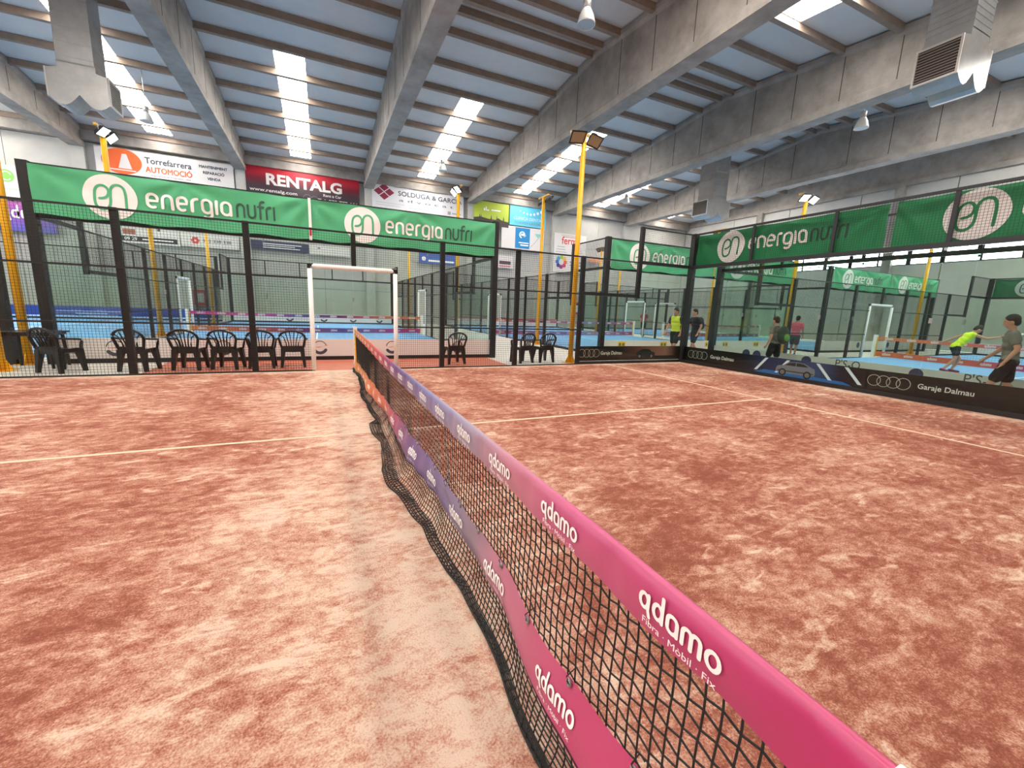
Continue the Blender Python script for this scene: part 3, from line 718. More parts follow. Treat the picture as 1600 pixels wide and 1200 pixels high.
# lettering: follows the band surface; runs towards the camera
(AV, AF), AW = ADAMO
fib = text('Fibra \u00b7 M\u00f2bil \u00b7 Fix', .017, 0.0)
for k in range(20):
    yc = -4.49 + 0.5 * k
    s = 0.235 / AW
    pos = lambda x, z: Vector((-0.0235 + 0.006 * noise.noise(Vector(((yc - x) * 6, 1, 0))) - .003, yc - x, ztop(yc - x) - .086 + z))
    m = MB().add([pos(x * s - .118, z * .040) for x, z in AV], AF)
    if k < 9: m.add([pos(x - .105, z - .035) for x, z in fit(fib, 0, 0, .205)[0]], fib[1])
    m.build('lettering', PURE, TBAND)
for k in range(17):
    yc = -4.06 + 0.59 * k
    def pos(x, z):
        t = 0.60 - z / BW; return bb(yc - x, t) + Vector((-.005, 0, 0))
    s = 0.25 / AW
    m = MB().add([pos(x * s - .125, z * .046) for x, z in AV], AF)
    if k < 8: m.add([pos(x - .11, z - .045) for x, z in fit(fib, 0, 0, .215)[0]], fib[1])
    m.build('lettering', PURE, BBAND)
# knotted cord mesh between the bands: real strands, hexagon-like cells
def cords(surf, nyc, rows, r, zig=0.006):
    b = MB(); P_ = {}
    for i in range(nyc + 1):
        for j in range(rows + 1):
            P_[i, j] = surf(i / nyc, j / rows, (1 if (i + j) % 2 else -1) * zig)
    for i in range(nyc + 1):
        for j in range(rows):
            b.rod(P_[i, j], P_[i, j + 1], r, 4, cap=False)
    for i in range(nyc):
        for j in range(rows + 1):
            b.rod(P_[i, j], P_[i + 1, j], r, 4, cap=False)
    return b
def mid(u, t, z):
    y = Y0 + 0.03 + (Y1 - Y0 - .06) * u; zt = ztop(y) - .135; zb = zbt(y) - 0.05
    h = zt + (zb - zt) * t
    return Vector((xwave(y, h) * t, y + 0.015 * noise.noise(Vector((y * 2, h * 5, 2))), h + z * 0.9))
cords(mid, 248, 11, 0.0026).build('net_mesh', NETM, net, kind='stuff')
def skirt(u, t, z):
    y = Y0 + 0.03 + (Y1 - Y0 - .06) * u; p = bb(y, 1.0); z0 = p.z + .01
    amp = lerp([(-5, .02), (-4.2, .035), (-3.4, .06), (-2.6, .10), (-1.3, .19), (-.45, .12), (-.1, .20), (.3, .21), (.5, .10), (3, .08), (5.2, .03)], y)
    fold = math.sin(y * 8 + math.sin(y * 3) * 2) * 0.5 + 0.5
    if t < .42:                                  # hanging from the band
        q = t / .42; x = p.x - amp * .45 * q * q; zz = z0 + (.045 - z0) * q
    elif t < .72:                                # out along the ground
        q = (t - .42) / .30; x = p.x - amp * (.45 + .55 * q); zz = .045 - .025 * q + .03 * fold * math.sin(PI * q)
    else:                                        # folded back underneath
        q = (t - .72) / .28; x = p.x - amp * (1 - .65 * q); zz = .02 - .006 * q
    return Vector((x - .012 * (fold - .5) * (t > .1), y + 0.03 * math.sin(y * 11 + t * 6) * t, max(0.014, zz)))
cords(skirt, 248, 14, 0.0027).build('net_skirt', NETM, net, kind='stuff')
b = MB(); b.tube([skirt(i / 200, 0.72, 0) for i in range(201)], 0.0045, 5).build('edge_rope', NETM, net)
MB().tube([(0, Y0 - 0.1, .915), (0, Y0, .916), (0, -4, .915), (0, 0, .885), (0, Y1 + .06, .915)], 0.006, 6).build('cable', STEEL, net)
MB().tube([(0, Y0 - 0.035, ztop(Y0) - .02), (0, Y0 + .012, ztop(Y0) - .02)], 0.024, 10).build('band_end', WHITE, net, smooth=True)
e = MB()
for k in range(7): e.cbox((-0.012, Y1 + .005, .12 + .115 * k), (.02, .035, .03))
MB().box((-0.02, Y1 - .02, .04), (0.02, Y1 + .035, .915)).build('end_strap', YELLOW, net)
e.build('strap_lacing', NETM, net)
for nm, y, lb in (('far', Y1 + .08, 'white net post standing in the padded doorway'), ('near', Y0 - .16, 'white net post at the near end of the foreground net')):
    p = thing('net_post', lb, 'post', (0, y, 0))
    MB().box((-.04, -.03, .012), (.04, .03, .96)).build('upright', WHITE, p)
    MB().box((-.12, -.03 if nm == 'near' else -.03, 0), (.12, .09, .012)).build('foot_plate', STEEL, p)
    MB().cbox((0, 0, .965), (.09, .07, .02)).build('cap', WHITE, p)

# nets of the other courts
def small_net(label, loc, rz, stops_t, stops_b, nm):
    t = thing('court_net', label, 'net', loc, rz)
    mt = ramp_mat('band_t_' + nm, 0, -5, 5, stops_t, 0.5, world=False); mb = ramp_mat('band_b_' + nm, 0, -5, 5, stops_b, 0.5, world=False)
    zt = lambda x: .92 - .04 * (1 - (x / 5) ** 2)
    for name, a, bq, m in (('top_band', 0, .13, mt), ('bottom_band', .62, .84, mb)):
        b = MB(); n = 40; vs = []
        for i in range(n + 1):
            x = -4.9 + 9.8 * i / n
            vs += [(x, -.012, zt(x) - bq), (x, -.014, zt(x) - a), (x, .014, zt(x) - a), (x, .012, zt(x) - bq)]
        fs = [(4 * i + q, 4 * i + 4 + q, 4 * i + 4 + (q + 1) % 4, 4 * i + (q + 1) % 4) for i in range(n) for q in range(4)]
        bo = b.add(vs, fs).build(name, m, t)
        for k in range(13):
            xc = -4.5 + .75 * k; s = .30 / AW; dz = zt(xc) - (a + bq) / 2 - .035
            for sg in (1, -1):
                MB().add([((x * s - .15) * sg + xc, -.017 * sg, z * .07 + dz) for x, z in AV], AF).build('lettering', PURE, bo)
    b = MB()
    for i in range(124): x = -4.9 + 9.8 * i / 123; b.rod((x, 0, .02), (x, 0, zt(x) - .05), .002, 3, cap=False)
    for j in range(11):
        z = .03 + j * .08
        b.rod((-4.9, 0, z), (4.9, 0, z), .002, 3, cap=False)
    b.build('net_mesh', NETM, t, kind='stuff')
    for s in (-1, 1):
        MB().box((s * 5.0 - .06, -.06, 0), (s * 5.0 + .06, .06, 1.0)).box((s * 5.0 - .1, -.12, 0), (s * 5.0 + .1, .12, .02)).build('post', WHITE, t)
        MB().box((s * 4.93 - .02, -.02, .05), (s * 4.93 + .02, .02, .9)).build('end_strap', YELLOW, t)
    return t
OR, PK, PU, BP, LV = (224, 128, 76), (204, 52, 120), (130, 44, 96), (96, 84, 150), (130, 120, 176)
small_net('distant net with orange and purple bands seen through the doorway', (-0.9, 17, 0), 0, [(0, PK), (.25, (220, 90, 150)), (.42, BP), (.6, PU), (.75, (196, 90, 80)), (1, OR)], [(0, OR), (.25, (208, 92, 62)), (.42, PU), (.55, (110, 66, 130)), (.68, BP), (.85, (180, 70, 130)), (1, PK)], 'mid')
small_net('distant net with purple bands behind the nearest yellow mast', (13.2, 17, 0), 0, [(0, OR), (.3, (206, 70, 84)), (.6, LV), (1, PK)], [(0, (200, 60, 90)), (.4, LV), (.7, (190, 150, 180)), (1, PK)], 'cor')
small_net('net with orange to pink bands in front of the lunging player', (21.4, 0.0, 0), -PI / 2, [(0, (228, 134, 84)), (.3, (220, 110, 88)), (.5, (200, 80, 120)), (1, PK)], [(0, (222, 110, 66)), (.3, (214, 96, 70)), (.45, (196, 60, 100)), (.7, PU), (1, BP)], 'rgt')
small_net('tiny net on the far right court', (25.8, 17, 0), 0, [(0, (228, 134, 84)), (1, PK)], [(0, (222, 110, 66)), (1, PU)], 'far')
#@@PART3

# ------------------------------------------------------------------ floodlight masts
LENS_OFF = mat('flood_lens_unlit', (150, 128, 100), 0.25)
LENS_ON = mat('flood_lens_lit', (236, 255, 240), 0.3, emit=9.0)
def mast(label, x, y, rz, lit, h=6.25):
    """local -y is where the lamps shine"""
    t = thing('floodlight_mast', label, 'floodlight', (x, y, 0), rz, group='floodlight masts round the courts')
    b = MB(); b.rod((0, 0, 0.012), (0, 0, h), 0.078, 12, r2=0.068); b.build('pole', YELLOW, t, smooth=True)
    b = MB().box((-.17, -.17, 0), (.17, .17, .012))
    for a in (0, PI / 2):
        c, s = math.cos(a), math.sin(a); fr_ = Frame((0, 0, 0), (c, s, 0), (0, 0, 1))
        b.prism([(-.16, .012), (.16, .012), (.16, .05), (.06, .26), (-.06, .26), (-.16, .05)], fr_, -.006, .006)
    b.build('base_plate', YELLOW, t)
    MB().cbox((0, 0, h + .03), (.86, .07, .06)).build('cross_arm', YELLOW, t)
    for s in (-1, 1):
        m = Matrix.Translation((s * .27, -.10, h - .10)) @ Matrix.Rotation(R(44), 4, 'X') @ Matrix.Rotation(R(s * 8), 4, 'Y')
        def T(bm_): bm_.v = [tuple(m @ Vector(v)) for v in bm_.v]; return bm_
        hd = T(MB().add([(-.225, -.03, -.17), (.225, -.03, -.17), (.225, -.03, .17), (-.225, -.03, .17), (-.16, .06, -.11), (.16, .06, -.11), (.16, .06, .11), (-.16, .06, .11)],
                        [(0, 1, 2, 3), (7, 6, 5, 4), (1, 0, 4, 5), (2, 1, 5, 6), (3, 2, 6, 7), (0, 3, 7, 4)])).build('lamp_head', BLACK, t)
        T(MB().box((-.185, -.034, -.13), (.185, -.028, .13))).build('lens', LENS_ON if lit else LENS_OFF, hd)
        T(MB().tube([(-.2, .0, 0), (-.2, .1, .1), (0, .14, .14), (.2, .1, .1), (.2, .0, 0)], .012, 5)).build('bracket', STEEL, hd)
    return t
mast('tall unlit yellow mast standing just outside the mesh fence', 6.02, 5.45, 0, False, 6.22)
mast('yellow mast with only its base showing at the left edge', -6.25, 6.0, 0, False)
mast('yellow mast leaning past the leftmost dark post', -6.32, 7.0, -PI / 2, False)
mast('lit yellow mast in front of the orange car workshop sign', -6.2, 11.7, PI / 2, True, 6.1)
mast('slim distant yellow mast between the first two chairs', -6.2, 14.7, PI / 2, False, 5.0)
mast('slim distant yellow mast behind the third black chair', -6.2, 23.3, PI / 2, False, 5.2)
mast('lit yellow mast in front of the lawyers sign', 4.6, 12.4, -PI / 2, True)
mast('slim yellow mast right of the padded doorway', 4.5, 22.5, -PI / 2, False, 5.2)
mast('unlit yellow mast before the pale blue dentist sign', 8.0, 11.35, PI / 2, False, 6.15)
mast('small distant yellow mast in front of the orange sign', 18.6, 21.7, -PI / 2, False, 6.2)
mast('slim yellow mast through the glass near the green banner', 20.45, 21.7, PI / 2, False, 5.6)
mast('unlit yellow mast rising behind the top of the corner post', 19.6, 12.3, PI / 2, False, 6.2)
mast('lit yellow mast above the deep green banner', 16.35, 5.75, 0, True, 6.15)
mast('yellow mast behind the lunging player', 26.6, 5.8, 0, False, 6.0)

# ------------------------------------------------------------------ plastic armchairs
def chair(label, loc, rz):
    """monobloc armchair; local +y is the way it faces"""
    t = thing('plastic_armchair', label, 'chair', loc, rz, group='black plastic armchairs between fence and glass')
    b = MB(); n = 10; vs = []
    for j in range(7):
        y = -.19 + .40 * j / 6; w_ = .205 + .03 * j / 6
        for i in range(n + 1):
            x = -w_ + 2 * w_ * i / n; z = .415 + .03 * (abs(x) / w_) ** 3 + (.012 if j == 0 else 0) - (.025 if j == 6 else 0) + .02 * (j / 6)
            vs.append((x, y, z))
    m_ = len(vs); vs += [(x * .96, y * .96, z - .075) for x, y, z in vs]
    fs = []
    for j in range(6):
        for i in range(n):
            a = j * (n + 1) + i; fs += [(a, a + 1, a + n + 2, a + n + 1), (m_ + a + n + 1, m_ + a + n + 2, m_ + a + 1, m_ + a)]
    for i in range(n):
        fs += [(m_ + i, m_ + i + 1, i + 1, i), (6 * (n + 1) + i, 6 * (n + 1) + i + 1, m_ + 6 * (n + 1) + i + 1, m_ + 6 * (n + 1) + i)]
    for j in range(6):
        a = j * (n + 1); c = a + n; fs += [(a, a + n + 1, m_ + a + n + 1, m_ + a), (m_ + c, m_ + c + n + 1, c + n + 1, c)]
    b.add(vs, fs).build('seat', PLAST, t)
    for sx in (-1, 1):
        for sy in (-1, 1):
            yt = .165 if sy > 0 else -.175; yb = .205 if sy > 0 else -.225
            q = MB(); vs = []
            for z, wx, wy, k in ((0, .026, .03, 0.), (.2, .034, .04, .45), (.36, .046, .052, .85), (.435, .05, .055, 1.)):
                cx = sx * (.235 + (.188 - .235) * k); cy = yb + (yt - yb) * k
                vs += [(cx - wx, cy - wy, z), (cx + wx, cy - wy, z), (cx + wx, cy + wy, z), (cx - wx, cy + wy, z)]
            fs = [(4 * r + c, 4 * r + (c + 1) % 4, 4 * r + 4 + (c + 1) % 4, 4 * r + 4 + c) for r in range(3) for c in range(4)] + [(3, 2, 1, 0), (12, 13, 14, 15)]
            q.add(vs, fs).build('leg', PLAST, t)
        MB().tube([(sx * .268, -.215, .665), (sx * .285, -.10, .650), (sx * .288, .03, .640), (sx * .282, .13, .63), (sx * .265, .175, .585), (sx * .235, .17, .43)], .026, 8, radii=[.026, .034, .038, .036, .032, .034], flat=.6).build('armrest', PLAST, t, smooth=True)
    hp = [(-.205, -.195, .42), (-.238, -.222, .55), (-.262, -.245, .66)]
    for i in range(11):
        a = PI - PI * i / 10; hp.append((.262 * math.cos(a), -.250 - .05 * math.sin(a), .68 + .165 * math.sin(a)))
    hp += [(.262, -.245, .66), (.238, -.222, .55), (.205, -.195, .42)]
    hoop = MB().tube(hp, .033, 8, flat=.75).build('backrest', PLAST, t, smooth=True)
    for k in range(6):
        f = (k - 2.5) / 2.5
        MB().tube([(f * .115, -.195, .42), (f * .125, -.225, .56), (f * .165, -.265, .70), (f * .215, -.290 + .02 * abs(f), .825 - .085 * f * f)], .018, 6, radii=[.022, .019, .017, .018], flat=.6).build('slat', PLAST, hoop, smooth=True)
    MB().box((-.2, -.225, .36), (.2, -.18, .50)).build('back_rail', PLAST, hoop)
    return t
C0 = chair('leftmost black armchair, turned, next to the dark table', (-5.28, 5.74, 0), R(-28))
for lb, x, y, rz in (('second black armchair from the left, half behind a post', -4.10, 5.72, R(-14)),
                     ('third black armchair from the left, right of the post', -3.25, 5.72, R(-10)),
                     ('fourth black armchair from the left, close to its neighbour', -2.58, 5.74, R(-12)),
                     ('fifth black armchair from the left, crossed by a fence post', -1.94, 5.78, R(0)),
                     ('sixth black armchair, nearest the white doorway on its left', -1.33, 5.84, R(2)),
                     ('single black armchair right of the white doorway', 2.52, 5.82, R(10)),
                     ('black armchair left of the pair beside the yellow mast', 4.55, 5.75, R(16)),
                     ('black armchair right of the pair beside the yellow mast', 5.27, 5.80, R(6))):
    copy_thing(C0, lb, (x, y, 0), rz)
tb_ = thing('plastic_table', 'dark low table behind the leftmost armchair', 'table', (-5.95, 6.45, 0))
MB().box((-.42, -.35, .69), (.42, .35, .725)).box((-.38, -.31, .65), (.38, .31, .69)).build('tabletop', PLAST, tb_)
for sx in (-1, 1):
    for sy in (-1, 1): MB().rod((sx * .36, sy * .29, 0), (sx * .33, sy * .26, .66), .025, 8, r2=.032).build('leg', PLAST, tb_)

# ------------------------------------------------------------------ signs on the far wall
def sign(label, x0, z0, x1, z1, m, y=YN - 0.34):
    t = thing('wall_sign', label, 'sign', (x0, y, z0)); fr_ = Frame((0, 0, 0), (1, 0, 0), (0, 0, 1))
    MB().box((0, 0, 0), (x1 - x0, .04, z1 - z0)).build('panel', m, t)
    def put(vf, mm, off=.004, name='lettering'):
        b = MB()
        for q, one in enumerate(vf if isinstance(vf, list) else [vf]): b.flat(one, fr_, off + .003 * q)
        b.build(name, mm, t)
    return t, put, x1 - x0, z1 - z0
DKB = P('slate', (64, 70, 84)); ORG = P('sign_orange', (226, 98, 44)); SW = P('wall_sign_white', (212, 205, 201)); GRY = P('grey_text', (150, 146, 148))
t, put, W, H = sign('white car workshop sign with an orange oval', -12.1, 8.30, -5.42, 9.78, SW)
put(disc(1.18, .80, .92, .70), ORG, .003, 'oval'); put(poly((1.0, .42), (1.62, .42), (1.42, 1.22), (1.22, 1.22)), SW, .006, 'cone_mark'); put(poly((.62, .30), (1.78, .30), (1.80, .36), (.60, .36)), SW, .006, 'cone_base')
put(heavy(fit(text('Torrefarrera', .34), 2.25, .88, 2.25), .012), DKB); put(heavy(fit(text('AUTOMOCI\u00d3', .31), 2.25, .40, 2.25), .014), ORG)
put(fit(text('Especialistes en Furgonetes i 4X4', .09), 2.5, .20, 1.9), DKB)
for i, s in enumerate(('MANTENIMENT', 'REPARACI\u00d3', 'VENDA')): put(heavy(shift(text(s, .155, 0, 'CENTER', .95), 5.62, 1.08 - .34 * i), .008), DKB)
RG = ramp_mat('red_to_black_print', 2, 8.15, 10.0, [(0, (44, 38, 46)), (.38, (58, 42, 50)), (.62, (120, 30, 44)), (.8, (178, 34, 50)), (1, (176, 30, 46))], 0.35)
t, put, W, H = sign('red and black car rental sign with bold white name', -4.78, 8.15, 2.12, 9.98, RG)
put(fit(text('RENTALG', .66, .035), 1.15, .80, 4.6), SW); put(fit(text('www.rentalg.com', .2, .008), .18, .32, 2.75), SW)
put(fit(text('Rent a Car', .17, .012), 4.55, .48, 1.15), SW); put(fit(text('Tel. 973 777 444', .19, .010), 4.2, .12, 2.55), SW)
put(join(ribbon(arc(3.55, .18, .26, .3, 0, 180, 10), .05), ribbon(arc(4.0, .18, .22, .24, 0, 180, 10), .05)), P('dim_print', (92, 78, 84)), .003, 'faint_car')
MAR = P('maroon', (140, 34, 62)); SWG = P('sign_offwhite', (214, 210, 212))
t, put, W, H = sign('white lawyers sign with four maroon diamonds', 2.98, 8.38, 9.85, 10.02, SWG)
for a, b in ((0, .3), (0, -.3), (-.38, 0), (.38, 0)): put(poly((.85 + a - .34, 1.15 + b), (.85 + a, 1.15 + b - .26), (.85 + a + .34, 1.15 + b), (.85 + a, 1.15 + b + .26)), MAR, .004, 'diamond')
put(heavy(fit(text('SOLDUGA & GARCIA', .32), 1.85, 1.02, 4.85), .01), DKB); put(fit(text('a d v o c a t s', .2), 1.9, .62, 4.7), DKB)
put(join(rect(.25, .38, 2.3, .42), rect(2.6, .38, 4.5, .42), rect(.25, .22, 2.0, .26), rect(2.6, .22, 4.2, .26)), P('faint_grey', (186, 182, 184)), .004, 'blurred_print')
put(join(rect(5.6, .14, 5.85, .38)), GRY, .004, 'small_mark'); put(rect(5.95, .2, 6.65, .3), GRY, .004, 'blurred_print')
t, put, W, H = sign('lime green sign with dark hills at its foot', 10.72, 8.1, 13.78, 9.92, P('lime', (172, 186, 56)))
put(poly((0, 0), (3.06, 0), (3.06, .42), (2.4, .52), (2.1, .66), (1.9, .5), (1.2, .52), (.6, .62), (0, .52)), P('hill_brown', (62, 52, 48)), .004, 'hills')
for x in (.5, .62, 1.5, 2.0, 2.6): put(poly((x - .06, .5), (x + .06, .5), (x, .86)), P('hill_brown', (62, 52, 48)), .005, 'tree_mark')
put(join(rect(.85, 1.12, .95, 1.3), rect(1.0, 1.12, 1.08, 1.42), rect(1.12, 1.12, 1.3, 1.22)), PURE, .004, 'small_mark'); put(rect(1.5, 1.18, 2.3, 1.26), PURE, .004, 'blurred_print'); put(rect(.5, .2, 2.1, .26), PURE, .005, 'blurred_print')
t, put, W, H = sign('pale blue dentist sign with an arc of white dots', 13.86, 8.38, 17.26, 10.0, P('dent_blue', (96, 186, 214)))
for k in range(7): put(disc(.95 + .33 * k, 1.28 - .34 * math.sin(PI * (k + .6) / 7.2) + .02 * k, .05 + .012 * k, n=16), PURE, .004, 'dot')
put(fit(text('CLINICA DENTAL', .23, .002), .38, .50, 2.75), P('dent_pale', (206, 232, 240))); put(fit(text('TORREFARRERA', .2, .002), .42, .16, 2.7), P('dent_grey', (96, 126, 140)))
t, put, W, H = sign('white sign with a blue square in its middle', 13.18, 6.5, 17.22, 8.3, SW)
put(rect(1.25, .08, 2.62, 1.74), P('mid_blue', (26, 126, 182)), .003, 'blue_square'); put(ribbon(arc(1.9, 1.18, .24, .24, -30, 250, 14), .09), PURE, .006, 'ring_mark'); put(poly((1.75, 1.12), (2.3, 1.1), (2.1, 1.3), (1.8, 1.28)), PURE, .006, 'van_mark')
put(join(rect(1.6, .5, 2.52, .58), rect(1.75, .3, 2.5, .4)), PURE, .006, 'blurred_print')
put(poly((3.05, 1.4), (3.75, 1.4), (3.4, 1.05)), P('teal_tri', (120, 190, 176)), .004, 'triangle_mark'); put(ribbon([(2.7, .2), (4.0, 1.65)], .025), P('thin_dark', (90, 100, 100)), .004, 'line'); put(rect(4.0, 0, 4.04, 1.8), P('teal_edge', (40, 150, 130)), .004, 'edge')
RD = P('ferma_red', (204, 40, 50))
t, put, W, H = sign('white sign lettered in red above a coloured flower emblem', 18.22, 4.92, 21.55, 8.22, SW)
put(fit(text('ferma', .62, .012), .75, 2.42, 1.95), RD); put(rect(.85, 3.0, 2.6, 3.05), RD, .004, 'underline'); put(rect(.7, 3.14, 2.4, 3.18), GRY, .004, 'blurred_print')
for i in range(3): put(rect(.3 - .05 * i, 2.14 - .22 * i, 1.1 + .08 * i, 2.19 - .22 * i), GRY, .004, 'blurred_print')
for i in range(3): put(rect(1.85 - .05 * i, 2.14 - .22 * i, 2.75 + .1 * i, 2.19 - .22 * i), GRY, .004, 'blurred_print')
put(rect(.1, 1.5, 3.2, 1.53), RD, .004, 'rule')
for k, c in enumerate(((230, 90, 50), (240, 170, 50), (150, 200, 70), (70, 160, 210), (50, 110, 190), (60, 50, 130), (130, 50, 130), (200, 50, 90))):
    a = 2 * PI * k / 8; put(disc(.82 + .42 * math.cos(a), .86 + .42 * math.sin(a), .19, n=8), P('petal%d' % k, c), .004, 'petal')
put(disc(.82, .86, .22, n=20), SW, .006, 'flower_centre')
put(join(rect(1.7, .86, 2.9, .98), rect(1.7, .6, 3.1, .70)), P('blue_grey', (130, 138, 160)), .004, 'blurred_print')
t, put, W, H = sign('white sign with a green round emblem at the left edge', -18.4, 6.35, -15.12, 8.1, SW)
put(disc(2.5, 1.2, .33), P('leaf_green', (122, 190, 80)), .004, 'emblem'); put(ribbon(arc(2.5, 1.2, .2, .22, 20, 320, 12), .05), SW, .006, 'swirl'); put(rect(1.9, .5, 3.0, .56), P('pale_green', (170, 196, 160)), .004, 'blurred_print'); put(rect(0, 0, 3.28, .08), P('pale_green', (170, 196, 160)), .004, 'edge')
PG = ramp_mat('purple_print', 2, 4.7, 6.25, [(0, (74, 76, 170)), (.3, (110, 70, 170)), (.6, (140, 60, 150)), (1, (168, 70, 150))], 0.4)
t, put, W, H = sign('purple to blue sign with rounded white letters at left', -18.2, 4.7, -14.2, 6.25, PG)
put(xf(ADAMO[0], .40, 1.9, .72), PURE)
t, put, W, H = sign('white sign with black strip low on the wall behind the banner', -11.58, 4.55, -8.55, 5.42, SW)
put(rect(.1, .1, 2.9, .4), P('black_strip', (40, 38, 40)), .003, 'strip'); put(fit(text('1 09 29', .18, .01), .2, .17, .75), PURE); put(rect(1.2, .22, 2.7, .28), PURE, .005, 'blurred_print'); put(rect(-.02, 0, .08, .87), ORG, .004, 'edge'); put(rect(.3, .5, .9, .8), P('brick_mark', (150, 90, 70)), .004, 'small_mark')
t, put, W, H = sign('white sign with red flower and phone number low on the wall', -8.5, 4.62, -5.42, 5.42, SW)
for k in range(6): put(disc(.75 + .14 * math.cos(k * PI / 3), .38 + .14 * math.sin(k * PI / 3), .09, n=10), P('flower_red', (214, 80, 70)), .004, 'petal')
put(fit(text('902 338 338', .2, .004), 1.15, .3, 1.5), P('black_strip', (40, 38, 40)))
t, put, W, H = sign('dark blue sign with white lines low on the wall', -4.75, 4.8, -1.3, 5.36, P('navy', (52, 54, 84)))
put(join(rect(.7, .36, 3.0, .42), rect(.7, .24, 2.6, .28), rect(.7, .12, 2.9, .16)), PURE, .004, 'blurred_print')
t, put, W, H = sign('plain white sign low on the wall left of the doorway', -1.24, 4.72, 1.38, 5.34, SW)
put(rect(.5, .42, .68, .48), P('black_strip', (40, 38, 40)), .004, 'small_mark')
t, put, W, H = sign('small blue sign with white lettering low on the wall', 6.34, 4.74, 9.4, 5.5, P('royal', (78, 100, 172)))
put(rect(.75, .14, 2.8, .28), PURE, .004, 'blurred_print'); put(disc(.38, .34, .16, n=16), PURE, .004, 'dot')
t, put, W, H = sign('tiny white sign with a dark strip below the dentist sign', 12.9, 4.85, 14.3, 5.9, SW)
put(rect(.15, .3, 1.2, .58), P('dark_plum', (86, 60, 72)), .004, 'strip'); put(rect(.15, .12, 1.2, .2), RD, .004, 'rule')
t, put, W, H = sign('tiny orange sign right of the red lettered one', 22.0, 6.0, 23.4, 6.42, P('pale_orange', (226, 158, 120)))

REDC = mat('cabinet_red', (190, 34, 40), .4)
for lb, x, z0, h in (('red fire hose cabinet behind the fourth armchair', -7.8, .95, 1.0), ('red fire hose cabinet behind the nearest yellow mast', 21.0, 1.2, 1.1)):
    t = thing('fire_hose_cabinet', lb, 'cabinet', (x, YN - .22, z0))
    MB().box((-.35, 0, 0), (.35, .22, h)).build('case', REDC, t)
    d_ = MB().box((-.32, -.015, .03), (.32, 0, h - .03)).build('door', REDC, t)
    MB().box((-.2, -.018, .2), (.2, -.0151, h - .2)).build('door_window', P('cabinet_glass', (200, 206, 208), .2), d_)
    MB().cbox((.27, -.03, h / 2), (.03, .03, .1)).build('handle', STEEL, d_)

# ------------------------------------------------------------------ air ducts
def duct(label, x, y, sc, turn=0.0):
    t = thing('air_duct', label, 'air duct', (x, y, 0), turn); top = roof(y) - .02 - 0.0
    z0 = 7.55; hw = .46 * sc
    b = MB().box((-hw, -hw, z0 + 1.22), (hw, hw, top)).build('shaft', GALV, t)
    r = MB(); z = z0 + 1.4
    while z < top - .1:
        MB().box((-hw - .012, -hw - .012, z - .008), (hw + .012, hw + .012, z + .008)).build('seam', GALV, b); z += (.15 if sc == 1.0 and x > 0 else .42)
    ow = .76 * sc; prof = [(-ow, z0 + .15), (-ow, z0 + .98), (-hw - .02, z0 + 1.05), (-hw - .02, z0 + 1.24), (hw + .02, z0 + 1.24), (hw + .02, z0 + 1.05), (ow, z0 + .98), (ow, z0 + .15)]
    prof += [(ow * (1 - q / 6) , z0 + .15 - .22 * math.sin(PI * q / 6) * 1.0 + .20 * (q / 6) ** 3) for q in range(1, 6)] + [(0, z0 + .32)]
    prof += [(-ow * q / 6, z0 + .15 - .22 * math.sin(PI * (1 - q / 6)) + .20 * (1 - q / 6) ** 3) for q in range(1, 6)]
    fr_ = Frame((0, 0, 0), (1, 0, 0), (0, 0, 1)); hy = .46 * sc
    hd = MB().prism(prof[::-1], fr_, -hy, hy).build('outlet_box', GALV, t)
    for s in (-1, 1):
        xo = s * (ow + .012)
        g = MB()
        for a, bq in (((-hy, z0 + .13), (hy, z0 + .18)), ((-hy, z0 + .95), (hy, z0 + 1.0)), ((-hy, z0 + .18), (-hy + .05, z0 + .95)), ((hy - .05, z0 + .18), (hy, z0 + .95))):
            g.box((xo - .02, a[0], a[1]), (xo + .02, bq[0], bq[1]))
        gr = g.build('grille_frame', mat('grille_white', (214, 206, 198), .5), t)
        MB().box((xo - .005 - s * .01, -hy + .05, z0 + .18), (xo + .005 - s * .01, hy - .05, z0 + .95)).build('dark_inside', mat('duct_inside', (52, 40, 34), .8), gr)
        for k in range(11):
            zz = z0 + .22 + .068 * k; MB().box((xo - .012, -hy + .05, zz), (xo + .014, hy - .05, zz + .016)).build('louvre', mat('louvre_grey', (178, 166, 156), .5, .4), gr)
    return t
duct('large galvanised air duct with a louvred outlet at upper right', 14.62, 1.42, 1.0)
duct('galvanised air duct hanging at upper left before the roof light', -7.62, 15.1, 1.0, 0.0)
duct('small distant air duct hanging above the corner banner', 22.0, 15.2, 1.25)

# ------------------------------------------------------------------ bell lamps
def bell(label, x, y, z=9.3):
    t = thing('pendant_lamp', label, 'lamp', (x, y, z), group='bell lamps under the roof'); top = roof(y) - z
    MB().rod((0, 0, .62), (0, 0, top), .012, 6).build('hanger', STEEL, t)
    MB().lathe([(0, .64), (.11, .62), (.115, .42), (.08, .40), (0, .40)], (0, 0, 0), 16).build('ballast_case', mat('lamp_case', (176, 172, 168), .4, .5), t, smooth=True)
    sh = MB().lathe([(.085, .42), (.13, .36), (.2, .22), (.245, .05), (.25, 0), (.24, 0), (.235, .05), (.19, .21), (.12, .34), (.07, .40)], (0, 0, 0), 24).build('bell_shade', mat('lamp_shade', (214, 212, 208), .25, .3), t, smooth=True)
    MB().lathe([(0, .012), (.1, .010), (.24, .012)], (0, 0, 0), 24).build('cover_glass', mat('lamp_cover', (150, 160, 164), .15), sh)
bell('large bell lamp hanging near the top centre', 6.28, 6.12)
bell('small bell lamp beside the left roof light', -7.62, 21.0)
bell('small bell lamp beside the roof light above the lawyers sign', 6.15, 20.7)
bell('bell lamp between the beams right of centre', 19.7, 6.1)
bell('tiny bell lamp above the far corner of the hall', 19.7, 20.7)

